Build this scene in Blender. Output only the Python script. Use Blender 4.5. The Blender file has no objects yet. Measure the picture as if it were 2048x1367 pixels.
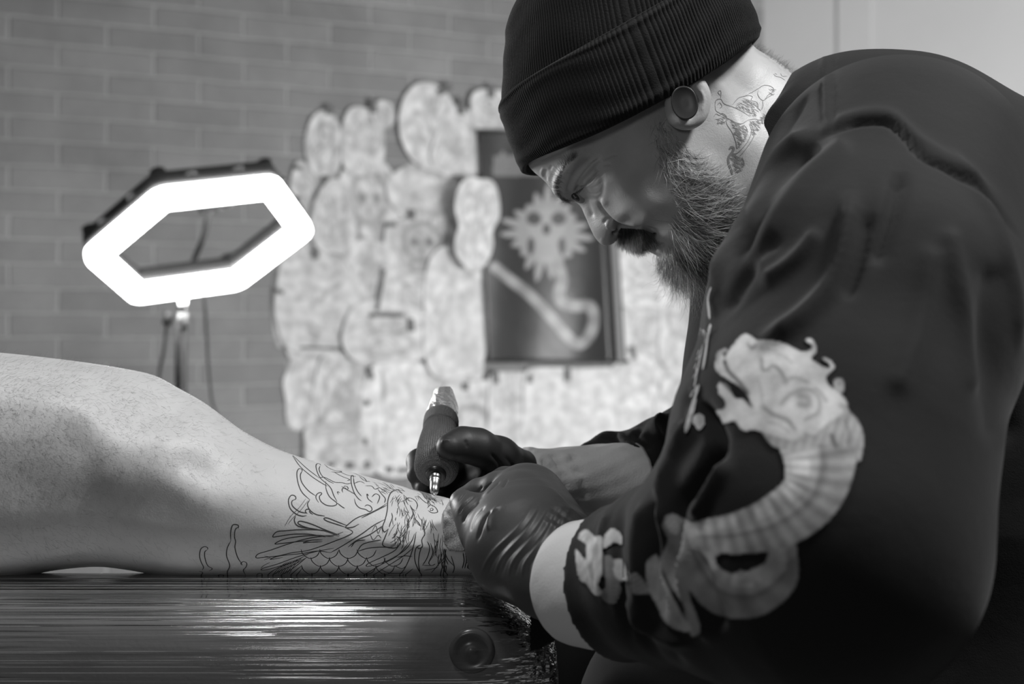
import bpy, math, random
import numpy as np
from mathutils import Vector, Matrix
from mathutils.bvhtree import BVHTree
C = bpy.context.scene.collection
sc = bpy.context.scene
random.seed(4); RNG = np.random.default_rng(4)
# ------------------------------------------------------------------ camera
FPX = 2048*50/36.0; CAMZ = 0.82; DZ = CAMZ-1.0
def P(px, py, d): return np.array([(px-1024)*d/FPX, d, CAMZ-(py-683.5)*d/FPX])
cd = bpy.data.cameras.new('camera'); cam = bpy.data.objects.new('camera', cd); C.objects.link(cam)
cam.location = (0, 0, CAMZ); cam.rotation_euler = (math.pi/2, 0, 0)
cd.lens = 50; cd.sensor_width = 36; cd.clip_start = 0.02
cd.dof.use_dof = True; cd.dof.focus_distance = 0.905; cd.dof.aperture_fstop = 7.5
sc.camera = cam
# ------------------------------------------------------------------ world, exposure, lights
sc.view_settings.view_transform = 'Standard'; sc.view_settings.look = 'None'
sc.view_settings.gamma = 1; sc.view_settings.use_curve_mapping = False
sc.view_settings.exposure = 0.0
w = bpy.data.worlds.new('world'); sc.world = w; w.use_nodes = True
w.node_tree.nodes['Background'].inputs[0].default_value = (.5, .5, .5, 1)
w.node_tree.nodes['Background'].inputs[1].default_value = 0.05
def area(name, loc, target, size, power, sy=None):
    l = bpy.data.lights.new(name, 'AREA'); l.energy = power; l.size = size
    if sy: l.shape = 'RECTANGLE'; l.size_y = sy
    o = bpy.data.objects.new(name, l); C.objects.link(o); o.location = (loc[0], loc[1], loc[2]+DZ)
    o.rotation_euler = (Vector(target)-Vector(loc)).to_track_quat('-Z', 'Y').to_euler(); return o
area('key_lamp', (0.74, 0.58, 1.98), (0.0, 0.92, 0.95), 0.20, 17)
area('front_lamp', (-0.30, -0.45, 1.22), (-0.1, 0.9, 0.85), 0.16, 1.3, .22)
area('overhead_lamp', (-0.25, 0.70, 1.66), (-0.02, 0.88, 0.88), 0.14, 2.8)
area('wall_fill', (1.3, 2.3, 0.8), (-0.3, 4.2, 0.95), 0.8, 36)  # unseen fill light added to brighten the brick wall and its drawings
area('right_wall_light', (1.9, 2.6, 2.3), (1.8, 4.6, 1.6), 0.6, 12)  # unseen area light aimed at the plaster wall
area('rim_fill', (-1.10, 1.85, 1.18), (0.1, 0.98, 1.1), 0.30, 16)  # added off-frame light, strengthens the rim along his forehead and nose
# ------------------------------------------------------------------ materials
def mat(name, col, rough=.6, spec=.5, metal=0, coat=0, sheen=0, sss=0, bump=None, attr=None, attr2=None, noise=None, trans=0):
    """bump=(scale, strength, dist[, stretch xyz]); noise=(scale, amount) tone mottling; attr = tone attribute name"""
    m = bpy.data.materials.new(name); m.use_nodes = True; n = m.node_tree.nodes; L = m.node_tree.links
    b = n['Principled BSDF']
    b.inputs['Base Color'].default_value = (col, col, col, 1); b.inputs['Roughness'].default_value = rough
    b.inputs['Specular IOR Level'].default_value = spec; b.inputs['Metallic'].default_value = metal
    b.inputs['Coat Weight'].default_value = coat; b.inputs['Sheen Weight'].default_value = sheen
    b.inputs['Transmission Weight'].default_value = trans
    if sss:
        b.inputs['Subsurface Weight'].default_value = sss; b.inputs['Subsurface Radius'].default_value = (.004,.004,.004); b.inputs['Subsurface Scale'].default_value = 1
    tc = n.new('ShaderNodeTexCoord')
    if attr:
        a = n.new('ShaderNodeAttribute'); a.attribute_name = attr; L.new(a.outputs['Color'], b.inputs['Base Color'])
    if noise:
        no = n.new('ShaderNodeTexNoise'); no.inputs['Scale'].default_value = noise[0]; no.inputs['Detail'].default_value = 5
        L.new(tc.outputs['Object'], no.inputs['Vector'])
        mr = n.new('ShaderNodeMapRange'); mr.inputs[1].default_value = .3; mr.inputs[2].default_value = .7
        mr.inputs[3].default_value = 1-noise[1]; mr.inputs[4].default_value = 1+noise[1]; L.new(no.outputs[0], mr.inputs[0])
        mx = n.new('ShaderNodeVectorMath'); mx.operation = 'SCALE'
        if attr: L.new(a.outputs['Color'], mx.inputs[0])
        else: mx.inputs[0].default_value = (col,)*3
        L.new(mr.outputs[0], mx.inputs['Scale']); L.new(mx.outputs[0], b.inputs['Base Color'])
    if bump:
        bl = bump if isinstance(bump, list) else [bump]; prev = None
        for bb in bl:
            no = n.new('ShaderNodeTexNoise'); no.inputs['Scale'].default_value = bb[0]; no.inputs['Detail'].default_value = 4
            mp = n.new('ShaderNodeMapping'); L.new(tc.outputs['Object'], mp.inputs[0])
            if len(bb) > 3: mp.inputs['Scale'].default_value = bb[3]
            L.new(mp.outputs[0], no.inputs['Vector'])
            bn = n.new('ShaderNodeBump'); bn.inputs['Strength'].default_value = bb[1]; bn.inputs['Distance'].default_value = bb[2]
            L.new(no.outputs[0], bn.inputs['Height'])
            if prev: L.new(prev.outputs[0], bn.inputs['Normal'])
            prev = bn
        L.new(prev.outputs[0], b.inputs['Normal'])
        if coat: L.new(prev.outputs[0], b.inputs['Coat Normal'])
    return m
# ------------------------------------------------------------------ mesh helpers
def mesh_np(name, V, Q, m, parent=None, smooth=True, tone=None, tri=False):
    """V (n,3), Q (m,k) faces all of one size, tone (n,) grey values kept in the attribute 'tone'"""
    me = bpy.data.meshes.new(name); V = np.ascontiguousarray(V, dtype=np.float32); Q = np.ascontiguousarray(Q, dtype=np.int32)
    k = Q.shape[1]; me.vertices.add(len(V)); me.vertices.foreach_set('co', V.ravel())
    me.loops.add(Q.size); me.loops.foreach_set('vertex_index', Q.ravel())
    me.polygons.add(len(Q)); me.polygons.foreach_set('loop_start', np.arange(0, Q.size, k, dtype=np.int32))
    try: me.polygons.foreach_set('loop_total', np.full(len(Q), k, dtype=np.int32))
    except Exception: pass
    me.update(calc_edges=True); me.validate()
    me.polygons.foreach_set('use_smooth', np.full(len(me.polygons), smooth))
    if tone is not None:
        a = me.color_attributes.new('tone', 'FLOAT_COLOR', 'POINT'); t = np.asarray(tone, dtype=np.float32)
        c = np.stack([t, t, t, np.ones_like(t)], 1); a.data.foreach_set('color', c.ravel())
    me.materials.append(m); o = bpy.data.objects.new(name, me); C.objects.link(o)
    if parent: o.parent = parent; o.matrix_parent_inverse = Matrix.Translation(-parent.location)
    return o
def thing(name, label, cat, loc, group=None):
    o = bpy.data.objects.new(name, None); C.objects.link(o); o.location = Vector(loc); o.empty_display_size = .05
    o['label'] = label; o['category'] = cat
    if group: o['group'] = group
    return o
def tag(o, label, cat, group=None):
    o['label'] = label; o['category'] = cat
    if group: o['group'] = group
    return o
def struct(o): o['kind'] = 'structure'; return o
def grid_faces(nr, nc, wrap=False):
    i = np.arange(nr-1)[:, None]; j = np.arange(nc if wrap else nc-1)[None]
    a = i*nc+j; b = i*nc+(j+1) % nc
    return np.stack([a, b, b+nc, a+nc], -1).reshape(-1, 4)
def box(name, lo, hi, m, parent=None):
    x0, y0, z0 = lo; x1, y1, z1 = hi
    V = [(x0,y0,z0),(x1,y0,z0),(x1,y1,z0),(x0,y1,z0),(x0,y0,z1),(x1,y0,z1),(x1,y1,z1),(x0,y1,z1)]
    return mesh_np(name, np.array(V), np.array([(0,3,2,1),(4,5,6,7),(0,1,5,4),(1,2,6,5),(2,3,7,6),(3,0,4,7)]), m, parent, False)
def frame(d):
    d = np.asarray(d, float); d = d/np.linalg.norm(d); u = np.array([0, 0, 1.]) if abs(d[2]) < .9 else np.array([1., 0, 0])
    a = np.cross(d, u); a /= np.linalg.norm(a); return d, a, np.cross(a, d)
def spline(pts, n):
    p = np.array(pts, float)
    if len(p) == 2: t = np.linspace(0, 1, n)[:, None]; return p[0]*(1-t)+p[1]*t
    q = np.vstack([2*p[0]-p[1], p, 2*p[-1]-p[-2]]); T = np.linspace(0, len(p)-1-1e-9, n); i = T.astype(int); t = (T-i)[:, None]
    a, b, c, d = q[i], q[i+1], q[i+2], q[i+3]
    return .5*((2*b)+(-a+c)*t+(2*a-5*b+4*c-d)*t*t+(-a+3*b-3*c+d)*t**3)
def tube_arr(path, rad, seg=12, cap=True):
    path = np.array(path, float); n = len(path); rad = np.broadcast_to(np.array(rad, float), (n,))
    t = np.gradient(path, axis=0); t /= np.linalg.norm(t, axis=1)[:, None]+1e-12
    _, a, b = frame(t[0]); V = []
    th = np.linspace(0, 2*np.pi, seg, endpoint=False)
    for i in range(n):
        a = a-np.dot(a, t[i])*t[i]; a /= np.linalg.norm(a); b = np.cross(t[i], a)
        V.append(path[i]+rad[i]*(np.cos(th)[:, None]*a+np.sin(th)[:, None]*b))
    V = np.vstack(V); Q = grid_faces(n, seg, True)
    if cap:
        k = len(V); V = np.vstack([V, path[0], path[-1]]); j = np.arange(seg); jn = (j+1) % seg; e = (n-1)*seg
        Q = np.vstack([Q, np.stack([jn, j, np.full(seg, k), np.full(seg, k)], 1), np.stack([e+j, e+jn, np.full(seg, k+1), np.full(seg, k+1)], 1)])
    return V, Q
def tri_fix(V, Q):   # degenerate quads -> triangles list
    return [tuple(q[:3]) if q[2] == q[3] else tuple(q) for q in Q.tolist()]
def poly_obj(name, V, F, m, parent=None, smooth=True):
    me = bpy.data.meshes.new(name); me.from_pydata([tuple(v) for v in V], [], F); me.update()
    for p in me.polygons: p.use_smooth = smooth
    me.materials.append(m); o = bpy.data.objects.new(name, me); C.objects.link(o)
    if parent: o.parent = parent; o.matrix_parent_inverse = Matrix.Translation(-parent.location)
    return o
def tube(name, path, rad, m, parent=None, seg=12, n=None):
    if n: path = spline(path, n)
    if n and not np.isscalar(rad): rad = np.interp(np.linspace(0, 1, n), np.linspace(0, 1, len(rad)), rad)
    V, Q = tube_arr(path, rad, seg); return poly_obj(name, V, tri_fix(V, Q), m, parent)
def lathe(name, p0, p1, prof, m, parent=None, seg=48, fn=None):
    """profile of (t along p0->p1, radius)"""
    p0 = np.array(p0, float); p1 = np.array(p1, float); d, a, b = frame(p1-p0); L = np.linalg.norm(p1-p0)
    th = np.linspace(0, 2*np.pi, seg, endpoint=False); V = []
    for i, (t, r) in enumerate(prof):
        rr = r*(fn(t, th) if fn else 1.0)
        V.append(p0+d*L*t+np.cos(th)[:, None]*a*np.reshape(rr, (-1, 1))+np.sin(th)[:, None]*b*np.reshape(rr, (-1, 1)))
    n = len(prof); V = np.vstack(V); Q = grid_faces(n, seg, True).tolist()
    Q = [tuple(q) for q in Q]+[tuple(range(seg))[::-1], tuple(range((n-1)*seg, n*seg))]
    return poly_obj(name, V, Q, m, parent)
# ------------------------------------------------------------------ implicit surfaces (smooth unions of round cones), meshed by surface nets
def surface_nets(f, org, h):
    s = f < 0; nx, ny, nz = f.shape
    cnt = np.zeros((nx-1, ny-1, nz-1), np.int8)
    for i in (0, 1):
        for j in (0, 1):
            for k in (0, 1): cnt += s[i:nx-1+i, j:ny-1+j, k:nz-1+k]
    act = (cnt > 0) & (cnt < 8); idx = np.argwhere(act); vid = -np.ones(act.shape, np.int32); vid[act] = np.arange(len(idx))
    acc = np.zeros((len(idx), 3)); num = np.zeros(len(idx)); cs = {}
    for i in (0, 1):
        for j in (0, 1):
            for k in (0, 1): cs[(i, j, k)] = f[idx[:, 0]+i, idx[:, 1]+j, idx[:, 2]+k]
    for c0 in cs:
        for ax in range(3):
            if c0[ax]: continue
            c1 = list(c0); c1[ax] = 1; c1 = tuple(c1); a, b = cs[c0], cs[c1]; mm = (a < 0) != (b < 0)
            t = np.where(mm, a/np.where(a == b, 1, a-b), 0); p = np.tile(np.array(c0, float), (len(idx), 1)); p[:, ax] = t
            acc += p*mm[:, None]; num += mm
    V = np.array(org)+h*(idx+acc/num[:, None]); Q = []
    for ax in range(3):
        a, b = [(1, 2), (2, 0), (0, 1)][ax]; sl0 = [slice(None)]*3; sl1 = [slice(None)]*3
        sl0[ax] = slice(0, -1); sl1[ax] = slice(1, None); e = s[tuple(sl0)] != s[tuple(sl1)]
        I = np.argwhere(e); I = I[(I[:, a] > 0) & (I[:, b] > 0) & (I[:, a] < f.shape[a]-1) & (I[:, b] < f.shape[b]-1)]
        sg = s[I[:, 0], I[:, 1], I[:, 2]]
        def g(da, db): J = I.copy(); J[:, a] += da; J[:, b] += db; return vid[J[:, 0], J[:, 1], J[:, 2]]
        q = np.stack([g(-1, -1), g(0, -1), g(0, 0), g(-1, 0)], 1); q = np.where(sg[:, None], q, q[:, ::-1]); Q.append(q)
    return V, np.vstack(Q)
def smin(a, b, k):
    if k <= 0: return np.minimum(a, b)
    h = np.clip(.5+.5*(b-a)/k, 0, 1); return b*(1-h)+a*h-k*h*(1-h)
class Vol:
    def __init__(s, lo, hi, h):
        s.h = h; s.lo = np.array(lo, float); n = np.ceil((np.array(hi)-s.lo)/h).astype(int)+1
        ax = [(s.lo[i]+h*np.arange(n[i])).astype(np.float32) for i in range(3)]; s.ax = ax
        s.X, s.Y, s.Z = ax[0][:, None, None], ax[1][None, :, None], ax[2][None, None, :]; s.f = np.full(n, .05, np.float32)
    def cone(s, a, b, ra, rb, k=.01, flat=None):
        m = max(ra, rb)+k*2+.01+s.h*3; lo = np.minimum(a, b)-m; hi = np.maximum(a, b)+m; sl = []
        for i in range(3):
            i0 = int(np.clip(np.floor((lo[i]-s.lo[i])/s.h), 0, s.f.shape[i])); i1 = int(np.clip(np.ceil((hi[i]-s.lo[i])/s.h)+1, 0, s.f.shape[i])); sl.append(slice(i0, i1))
        if any(q.start >= q.stop for q in sl): return
        X, Y, Z = s.X[sl[0]], s.Y[:, sl[1]], s.Z[:, :, sl[2]]; d = (b-a).astype(np.float32); L = float(d@d)+1e-12
        t = np.clip(((X-a[0])*d[0]+(Y-a[1])*d[1]+(Z-a[2])*d[2])/L, 0, 1)
        D = np.sqrt((X-a[0]-t*d[0])**2+(Y-a[1]-t*d[1])**2+(Z-a[2]-t*d[2])**2)-(ra+(rb-ra)*t)
        sl = tuple(sl); s.f[sl] = smin(s.f[sl], D, k)
    def chain(s, pts, k=.01):       # pts: (px, py, depth, radius)
        q = [(P(*p[:3]), p[3]) for p in pts]
        if len(q) == 1: s.cone(q[0][0], q[0][0]+1e-5, q[0][1], q[0][1], k)
        for (a, ra), (b, rb) in zip(q, q[1:]): s.cone(a, b, ra, rb, k)
    def mesh(s): return surface_nets(s.f, s.lo, s.h)
def normals(V, Q):
    N = np.zeros_like(V); n = np.cross(V[Q[:, 2]]-V[Q[:, 0]], V[Q[:, 3]]-V[Q[:, 1]])
    for k in range(4):
        for c in range(3): N[:, c] += np.bincount(Q[:, k], n[:, c], len(V))
    return N/(np.linalg.norm(N, axis=1)[:, None]+1e-12)
def proj(V): return np.stack([1024+V[:, 0]/V[:, 1]*FPX, 683.5-(V[:, 2]-CAMZ)/V[:, 1]*FPX], 1)
def seg_dist(p, poly):
    best = np.full(len(p), 1e9); par = np.zeros(len(p)); poly = np.array(poly, float); n = len(poly)-1
    for i in range(n):
        a, b = poly[i], poly[i+1]; d = b-a; t = np.clip(((p-a)@d)/(d@d+1e-9), 0, 1)
        D = np.linalg.norm(p-a-t[:, None]*d, axis=1); m = D < best; best[m] = D[m]; par[m] = (i+t[m])/n
    return best, par
def inside(p, poly):
    poly = np.array(poly, float); x, y = p[:, 0], p[:, 1]; r = np.zeros(len(p), bool); j = len(poly)-1
    for i in range(len(poly)):
        xi, yi = poly[i]; xj, yj = poly[j]
        c = ((yi > y) != (yj > y)) & (x < (xj-xi)*(y-yi)/(yj-yi+1e-12)+xi); r ^= c; j = i
    return r
def sculpt(V, Q, strokes, facing=True, smooth_n=True):
    """folds: (polyline of (px,py), half width px, height m); ends fade"""
    N = normals(V, Q); p = proj(V); A = np.zeros(len(V)); view = V-np.array([0, 0, CAMZ]); fc = np.einsum('ij,ij->i', N, -view/np.linalg.norm(view, axis=1)[:, None])
    for poly, wd, amp in strokes:
        pl = spline(poly, max(2, len(poly)*5)) if len(poly) > 2 else np.array(poly, float)
        lo = pl.min(0)-wd*3; hi = pl.max(0)+wd*3; m = np.where((p[:, 0] > lo[0]) & (p[:, 0] < hi[0]) & (p[:, 1] > lo[1]) & (p[:, 1] < hi[1]) & (fc > 0))[0]
        if not len(m): continue
        D, t = seg_dist(p[m], pl); fade = np.clip(np.minimum(t, 1-t)*6+.15, 0, 1) if wd < 20 else 1
        A[m] += amp*np.exp(-(D/wd)**2)*fade*np.clip(fc[m]*3, 0, 1)
    return V+N*A[:, None]
def bvh(V, Q): return BVHTree.FromPolygons([Vector(v) for v in V.tolist()], Q.tolist())
def shoot(tree, px, py):
    o = Vector((0, 0, CAMZ)); d = Vector(P(px, py, 1.0))-o; d.normalize(); h = tree.ray_cast(o, d)
    return (np.array(h[0]), np.array(h[1])) if h[0] is not None else (None, None)
def ribbons(name, tree, lines, m, parent, off=.00012, step=3.0):
    """ink lines lying on a surface: lines = (polyline px, half width m)"""
    VV, QQ = [], []; base = 0
    for poly, hw in lines:
        pl = np.array(poly, float); L = np.linalg.norm(np.diff(pl, axis=0), axis=1).sum(); n = max(3, int(L/step)); pl = spline(poly, n)
        run = []
        for i, (x, y) in enumerate(list(pl)+[(None, None)]):
            hit = shoot(tree, x, y) if x is not None else (None, None)
            if hit[0] is not None and (not run or np.linalg.norm(hit[0]-run[-1][0]) < .006): 
                nn = hit[1]; nn = nn if nn[1] < 0 or True else nn; run.append((hit[0], nn)); continue
            if len(run) > 2:
                q = np.array([r[0] for r in run]); nn = np.array([r[1] for r in run]); t = np.gradient(q, axis=0)
                s = np.cross(t, nn); s /= np.linalg.norm(s, axis=1)[:, None]+1e-12; u = np.linspace(0, 1, len(q)); w_ = hw*np.clip(np.minimum(u, 1-u)*6+.35, 0, 1)[:, None]
                V = np.empty((2*len(q), 3)); V[0::2] = q+s*w_+nn*off; V[1::2] = q-s*w_+nn*off
                i0 = np.arange(len(q)-1)*2; VV.append(V); QQ.append(np.stack([i0, i0+2, i0+3, i0+1], 1)+base); base += len(V)
            run = [(hit[0], hit[1])] if hit[0] is not None else []
    return mesh_np(name, np.vstack(VV), np.vstack(QQ), m, parent)
def strands(name, roots, dirs, lens, rad, m, parent, tone, nseg=7, curl=None, bend=None, sides=3):
    """tapered hairs: roots (n,3), start dirs, lengths, bend (n,3) added to the direction along the hair"""
    n = len(roots); pts = np.zeros((n, nseg, 3)); pts[:, 0] = roots; d = dirs/np.linalg.norm(dirs, axis=1)[:, None]
    st = (lens/(nseg-1))[:, None]; bd = np.zeros((n, 3)) if bend is None else bend; cu = RNG.normal(size=(n, 3))*(0 if curl is None else curl)
    for k in range(1, nseg):
        d = d+bd/(nseg-1)+cu*(1.6*np.sin(k*1.1))/(nseg-1); d /= np.linalg.norm(d, axis=1)[:, None]; pts[:, k] = pts[:, k-1]+d*st
    t = np.gradient(pts, axis=1); t /= np.linalg.norm(t, axis=2)[..., None]+1e-12
    r0 = np.cross(t, np.array([.31, .2, .93])); r0 /= np.linalg.norm(r0, axis=2)[..., None]+1e-9; r1 = np.cross(t, r0)
    th = np.arange(sides)*2*np.pi/sides; rr = (np.broadcast_to(rad, (n,))[:, None]*np.linspace(1, .25, nseg)[None])[..., None, None]
    V = pts[:, :, None, :]+rr*(np.cos(th)[None, None, :, None]*r0[:, :, None]+np.sin(th)[None, None, :, None]*r1[:, :, None])
    V = V.reshape(-1, 3); Qs = grid_faces(nseg, sides, True); Q = (Qs[None]+(np.arange(n)*nseg*sides)[:, None, None]).reshape(-1, 4)
    return mesh_np(name, V, Q, m, parent, tone=np.repeat(tone, nseg*sides))
def tps(pts, vals, lam=1e-4):
    pts = np.array(pts, float); n = len(pts)
    def K(r2): return np.where(r2 > 0, .5*r2*np.log(r2+1e-20), 0)
    r2 = ((pts[:, None]-pts[None])**2).sum(-1); A = np.zeros((n+3, n+3)); A[:n, :n] = K(r2)+lam*np.eye(n); A[:n, n] = 1; A[:n, n+1:] = pts; A[n:, :n] = A[:n, n:].T
    wt = np.linalg.solve(A, np.concatenate([vals, np.zeros(3)]))
    def ev(q):
        out = wt[n]+q@wt[n+1:]
        for i in range(n): out = out+wt[i]*K(((q-pts[i])**2).sum(-1))
        return out
    return ev
def idw(pts, vals, q, p=3):
    pts = np.array(pts, float); vals = np.array(vals, float); num = 0; den = 0
    for a, v in zip(pts, vals): ww = 1/(((q-a)**2).sum(-1)**(p/2)+1e-9); num = num+ww*v; den = den+ww
    return num/den
def inflate(vol, ys, contour, ctrl, rctrl, lam=1e-3, tmin=.004):
    """closed body, symmetric about the plane y=ys: outline (px at depth ys), half-thickness controls (px,py,h), edge-roundness controls (px,py,R)"""
    gx = vol.ax[0].astype(float); gz = vol.ax[2].astype(float); X, Z = np.meshgrid(gx, gz, indexing='ij'); q = np.stack([X.ravel(), Z.ravel()], 1)
    cp = [P(c[0], c[1], ys-c[2])[[0, 2]] for c in ctrl]; T = np.maximum(tps(np.array(cp)*10, np.array([c[2] for c in ctrl]), lam)(q*10), tmin)
    rp = [P(c[0], c[1], ys)[[0, 2]] for c in rctrl]; R = idw(rp, [c[2] for c in rctrl], q)
    ct = spline([P(c[0], c[1], ys)[[0, 2]] for c in contour]+[P(*contour[0], ys)[[0, 2]]], len(contour)*5); d, _ = seg_dist(q, ct); d = np.where(inside(q, ct), d, -d)
    u = d/R; sh = np.where(u < 0, 2*u, np.where(u < 1, 2*u-u*u, 1)); g = (T*T*sh).reshape(X.shape).astype(np.float32); T = T.reshape(X.shape).astype(np.float32)
    vol.f = np.minimum(vol.f, ((vol.Y-ys)**2-g[:, None, :])/(2*T[:, None, :]))
# ================================================================== THE ROOM
WA = math.radians(25.0); WD = np.array([math.cos(WA), math.sin(WA), 0]); WN = np.array([math.sin(WA), -math.cos(WA), 0]); W0 = np.array([0, 4.1, 0.])
def wallpt(px, py):           # (along wall, height) where the ray meets the brick wall
    d = P(px, py, 1.0)-np.array([0, 0, CAMZ]); o = np.array([0, 0, CAMZ]); t = ((W0-o)@WN)/(d@WN); q = o+d*t; return np.array([(q-W0)@WD, q[2]])
def wallxyz(u, z, off=0): return W0+WD*u+np.array([0, 0, z])+WN*off
def brick_mat():
    m = mat('painted_brick', .5, .75, .25); n = m.node_tree.nodes; L = m.node_tree.links; b = n['Principled BSDF']
    uv = n.new('ShaderNodeTexCoord'); mp = n.new('ShaderNodeMapping'); L.new(uv.outputs['UV'], mp.inputs[0]); mp.inputs['Location'].default_value = (.07, .02, 0)
    nz = n.new('ShaderNodeTexNoise'); nz.inputs['Scale'].default_value = 5; nz.inputs['Detail'].default_value = 6; L.new(uv.outputs['UV'], nz.inputs['Vector'])
    mx = n.new('ShaderNodeVectorMath'); mx.operation = 'MULTIPLY_ADD'; L.new(nz.outputs['Color'], mx.inputs[0]); mx.inputs[1].default_value = (.012, .012, 0); L.new(mp.outputs[0], mx.inputs[2])
    br = n.new('ShaderNodeTexBrick'); L.new(mx.outputs[0], br.inputs['Vector'])
    br.inputs['Scale'].default_value = 1; br.inputs['Brick Width'].default_value = .236; br.inputs['Row Height'].default_value = .0612
    br.inputs['Mortar Size'].default_value = .0055; br.inputs['Mortar Smooth'].default_value = .6; br.inputs['Bias'].default_value = -.2
    br.inputs['Color1'].default_value = (.29, .29, .29, 1); br.inputs['Color2'].default_value = (.345, .345, .345, 1); br.inputs['Mortar'].default_value = (.45, .45, .45, 1)
    n2 = n.new('ShaderNodeTexNoise'); n2.inputs['Scale'].default_value = 3.2; n2.inputs['Detail'].default_value = 7; n2.inputs['Roughness'].default_value = .65; L.new(uv.outputs['UV'], n2.inputs['Vector'])
    mr = n.new('ShaderNodeMapRange'); mr.inputs[1].default_value = .3; mr.inputs[2].default_value = .75; mr.inputs[3].default_value = .76; mr.inputs[4].default_value = 1.2; L.new(n2.outputs[0], mr.inputs[0])
    sc_ = n.new('ShaderNodeVectorMath'); sc_.operation = 'SCALE'; L.new(br.outputs['Color'], sc_.inputs[0]); L.new(mr.outputs[0], sc_.inputs['Scale']); L.new(sc_.outputs[0], b.inputs['Base Color'])
    ad = n.new('ShaderNodeMath'); ad.operation = 'MULTIPLY_ADD'; L.new(br.outputs['Fac'], ad.inputs[0]); ad.inputs[1].default_value = -.8; L.new(n2.outputs[0], ad.inputs[2])
    bm = n.new('ShaderNodeBump'); bm.inputs['Strength'].default_value = .8; bm.inputs['Distance'].default_value = .006; L.new(ad.outputs[0], bm.inputs['Height']); L.new(bm.outputs[0], b.inputs['Normal'])
    return m
plaster = mat('plaster', .62, .8, .2, bump=(40, .15, .002), noise=(2, .05))
def wall(name, u0, u1, z0, z1, th, m):
    V = [wallxyz(u, z, o) for o in (0, -th) for (u, z) in ((u0, z0), (u1, z0), (u1, z1), (u0, z1))]
    o = mesh_np(name, np.array(V), np.array([(0,1,2,3),(7,6,5,4),(0,4,5,1),(1,5,6,2),(2,6,7,3),(3,7,4,0)]), m, None, False)
    uvl = o.data.uv_layers.new(name='UVMap'); W = np.array(V)
    for lp in o.data.loops: q = W[lp.vertex_index]; uvl.data[lp.index].uv = ((q-W0)@WD, q[2])
    return struct(o)
ucorner = wallpt(1527, 300)[0]
wall('wall_back', -3.2, ucorner, 0, 3.0, .12, brick_mat())
cx = wallxyz(ucorner, 0); e2 = np.array([.93, -.36, 0]); e2 /= np.linalg.norm(e2); n2_ = np.array([e2[1], -e2[0], 0])
V = [cx+e2*u+np.array([0, 0, z])-n2_*o for o in (0, .12) for (u, z) in ((0, 0), (2.6, 0), (2.6, 3), (0, 3))]
struct(mesh_np('wall_right', np.array(V), np.array([(0,1,2,3),(7,6,5,4),(0,4,5,1),(1,5,6,2),(2,6,7,3),(3,7,4,0)]), plaster, None, False))
c2 = cx+e2*0.23; V = [c2+e2*u+np.array([0, 0, z])+n2_*o for o in (0, .010) for (u, z) in ((0, 0), (.10, 0), (.10, 3), (0, 3))]
struct(mesh_np('trim_1', np.array(V), np.array([(0,3,2,1),(4,5,6,7),(0,1,5,4),(1,2,6,5),(2,3,7,6),(3,0,4,7)]), plaster, None, False))
struct(box('floor', (-3.4, -.6, -.05), (3.2, 6.2, 0), mat('floor_concrete', .16, .5, .4, bump=(8, .2, .002))))
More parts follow.
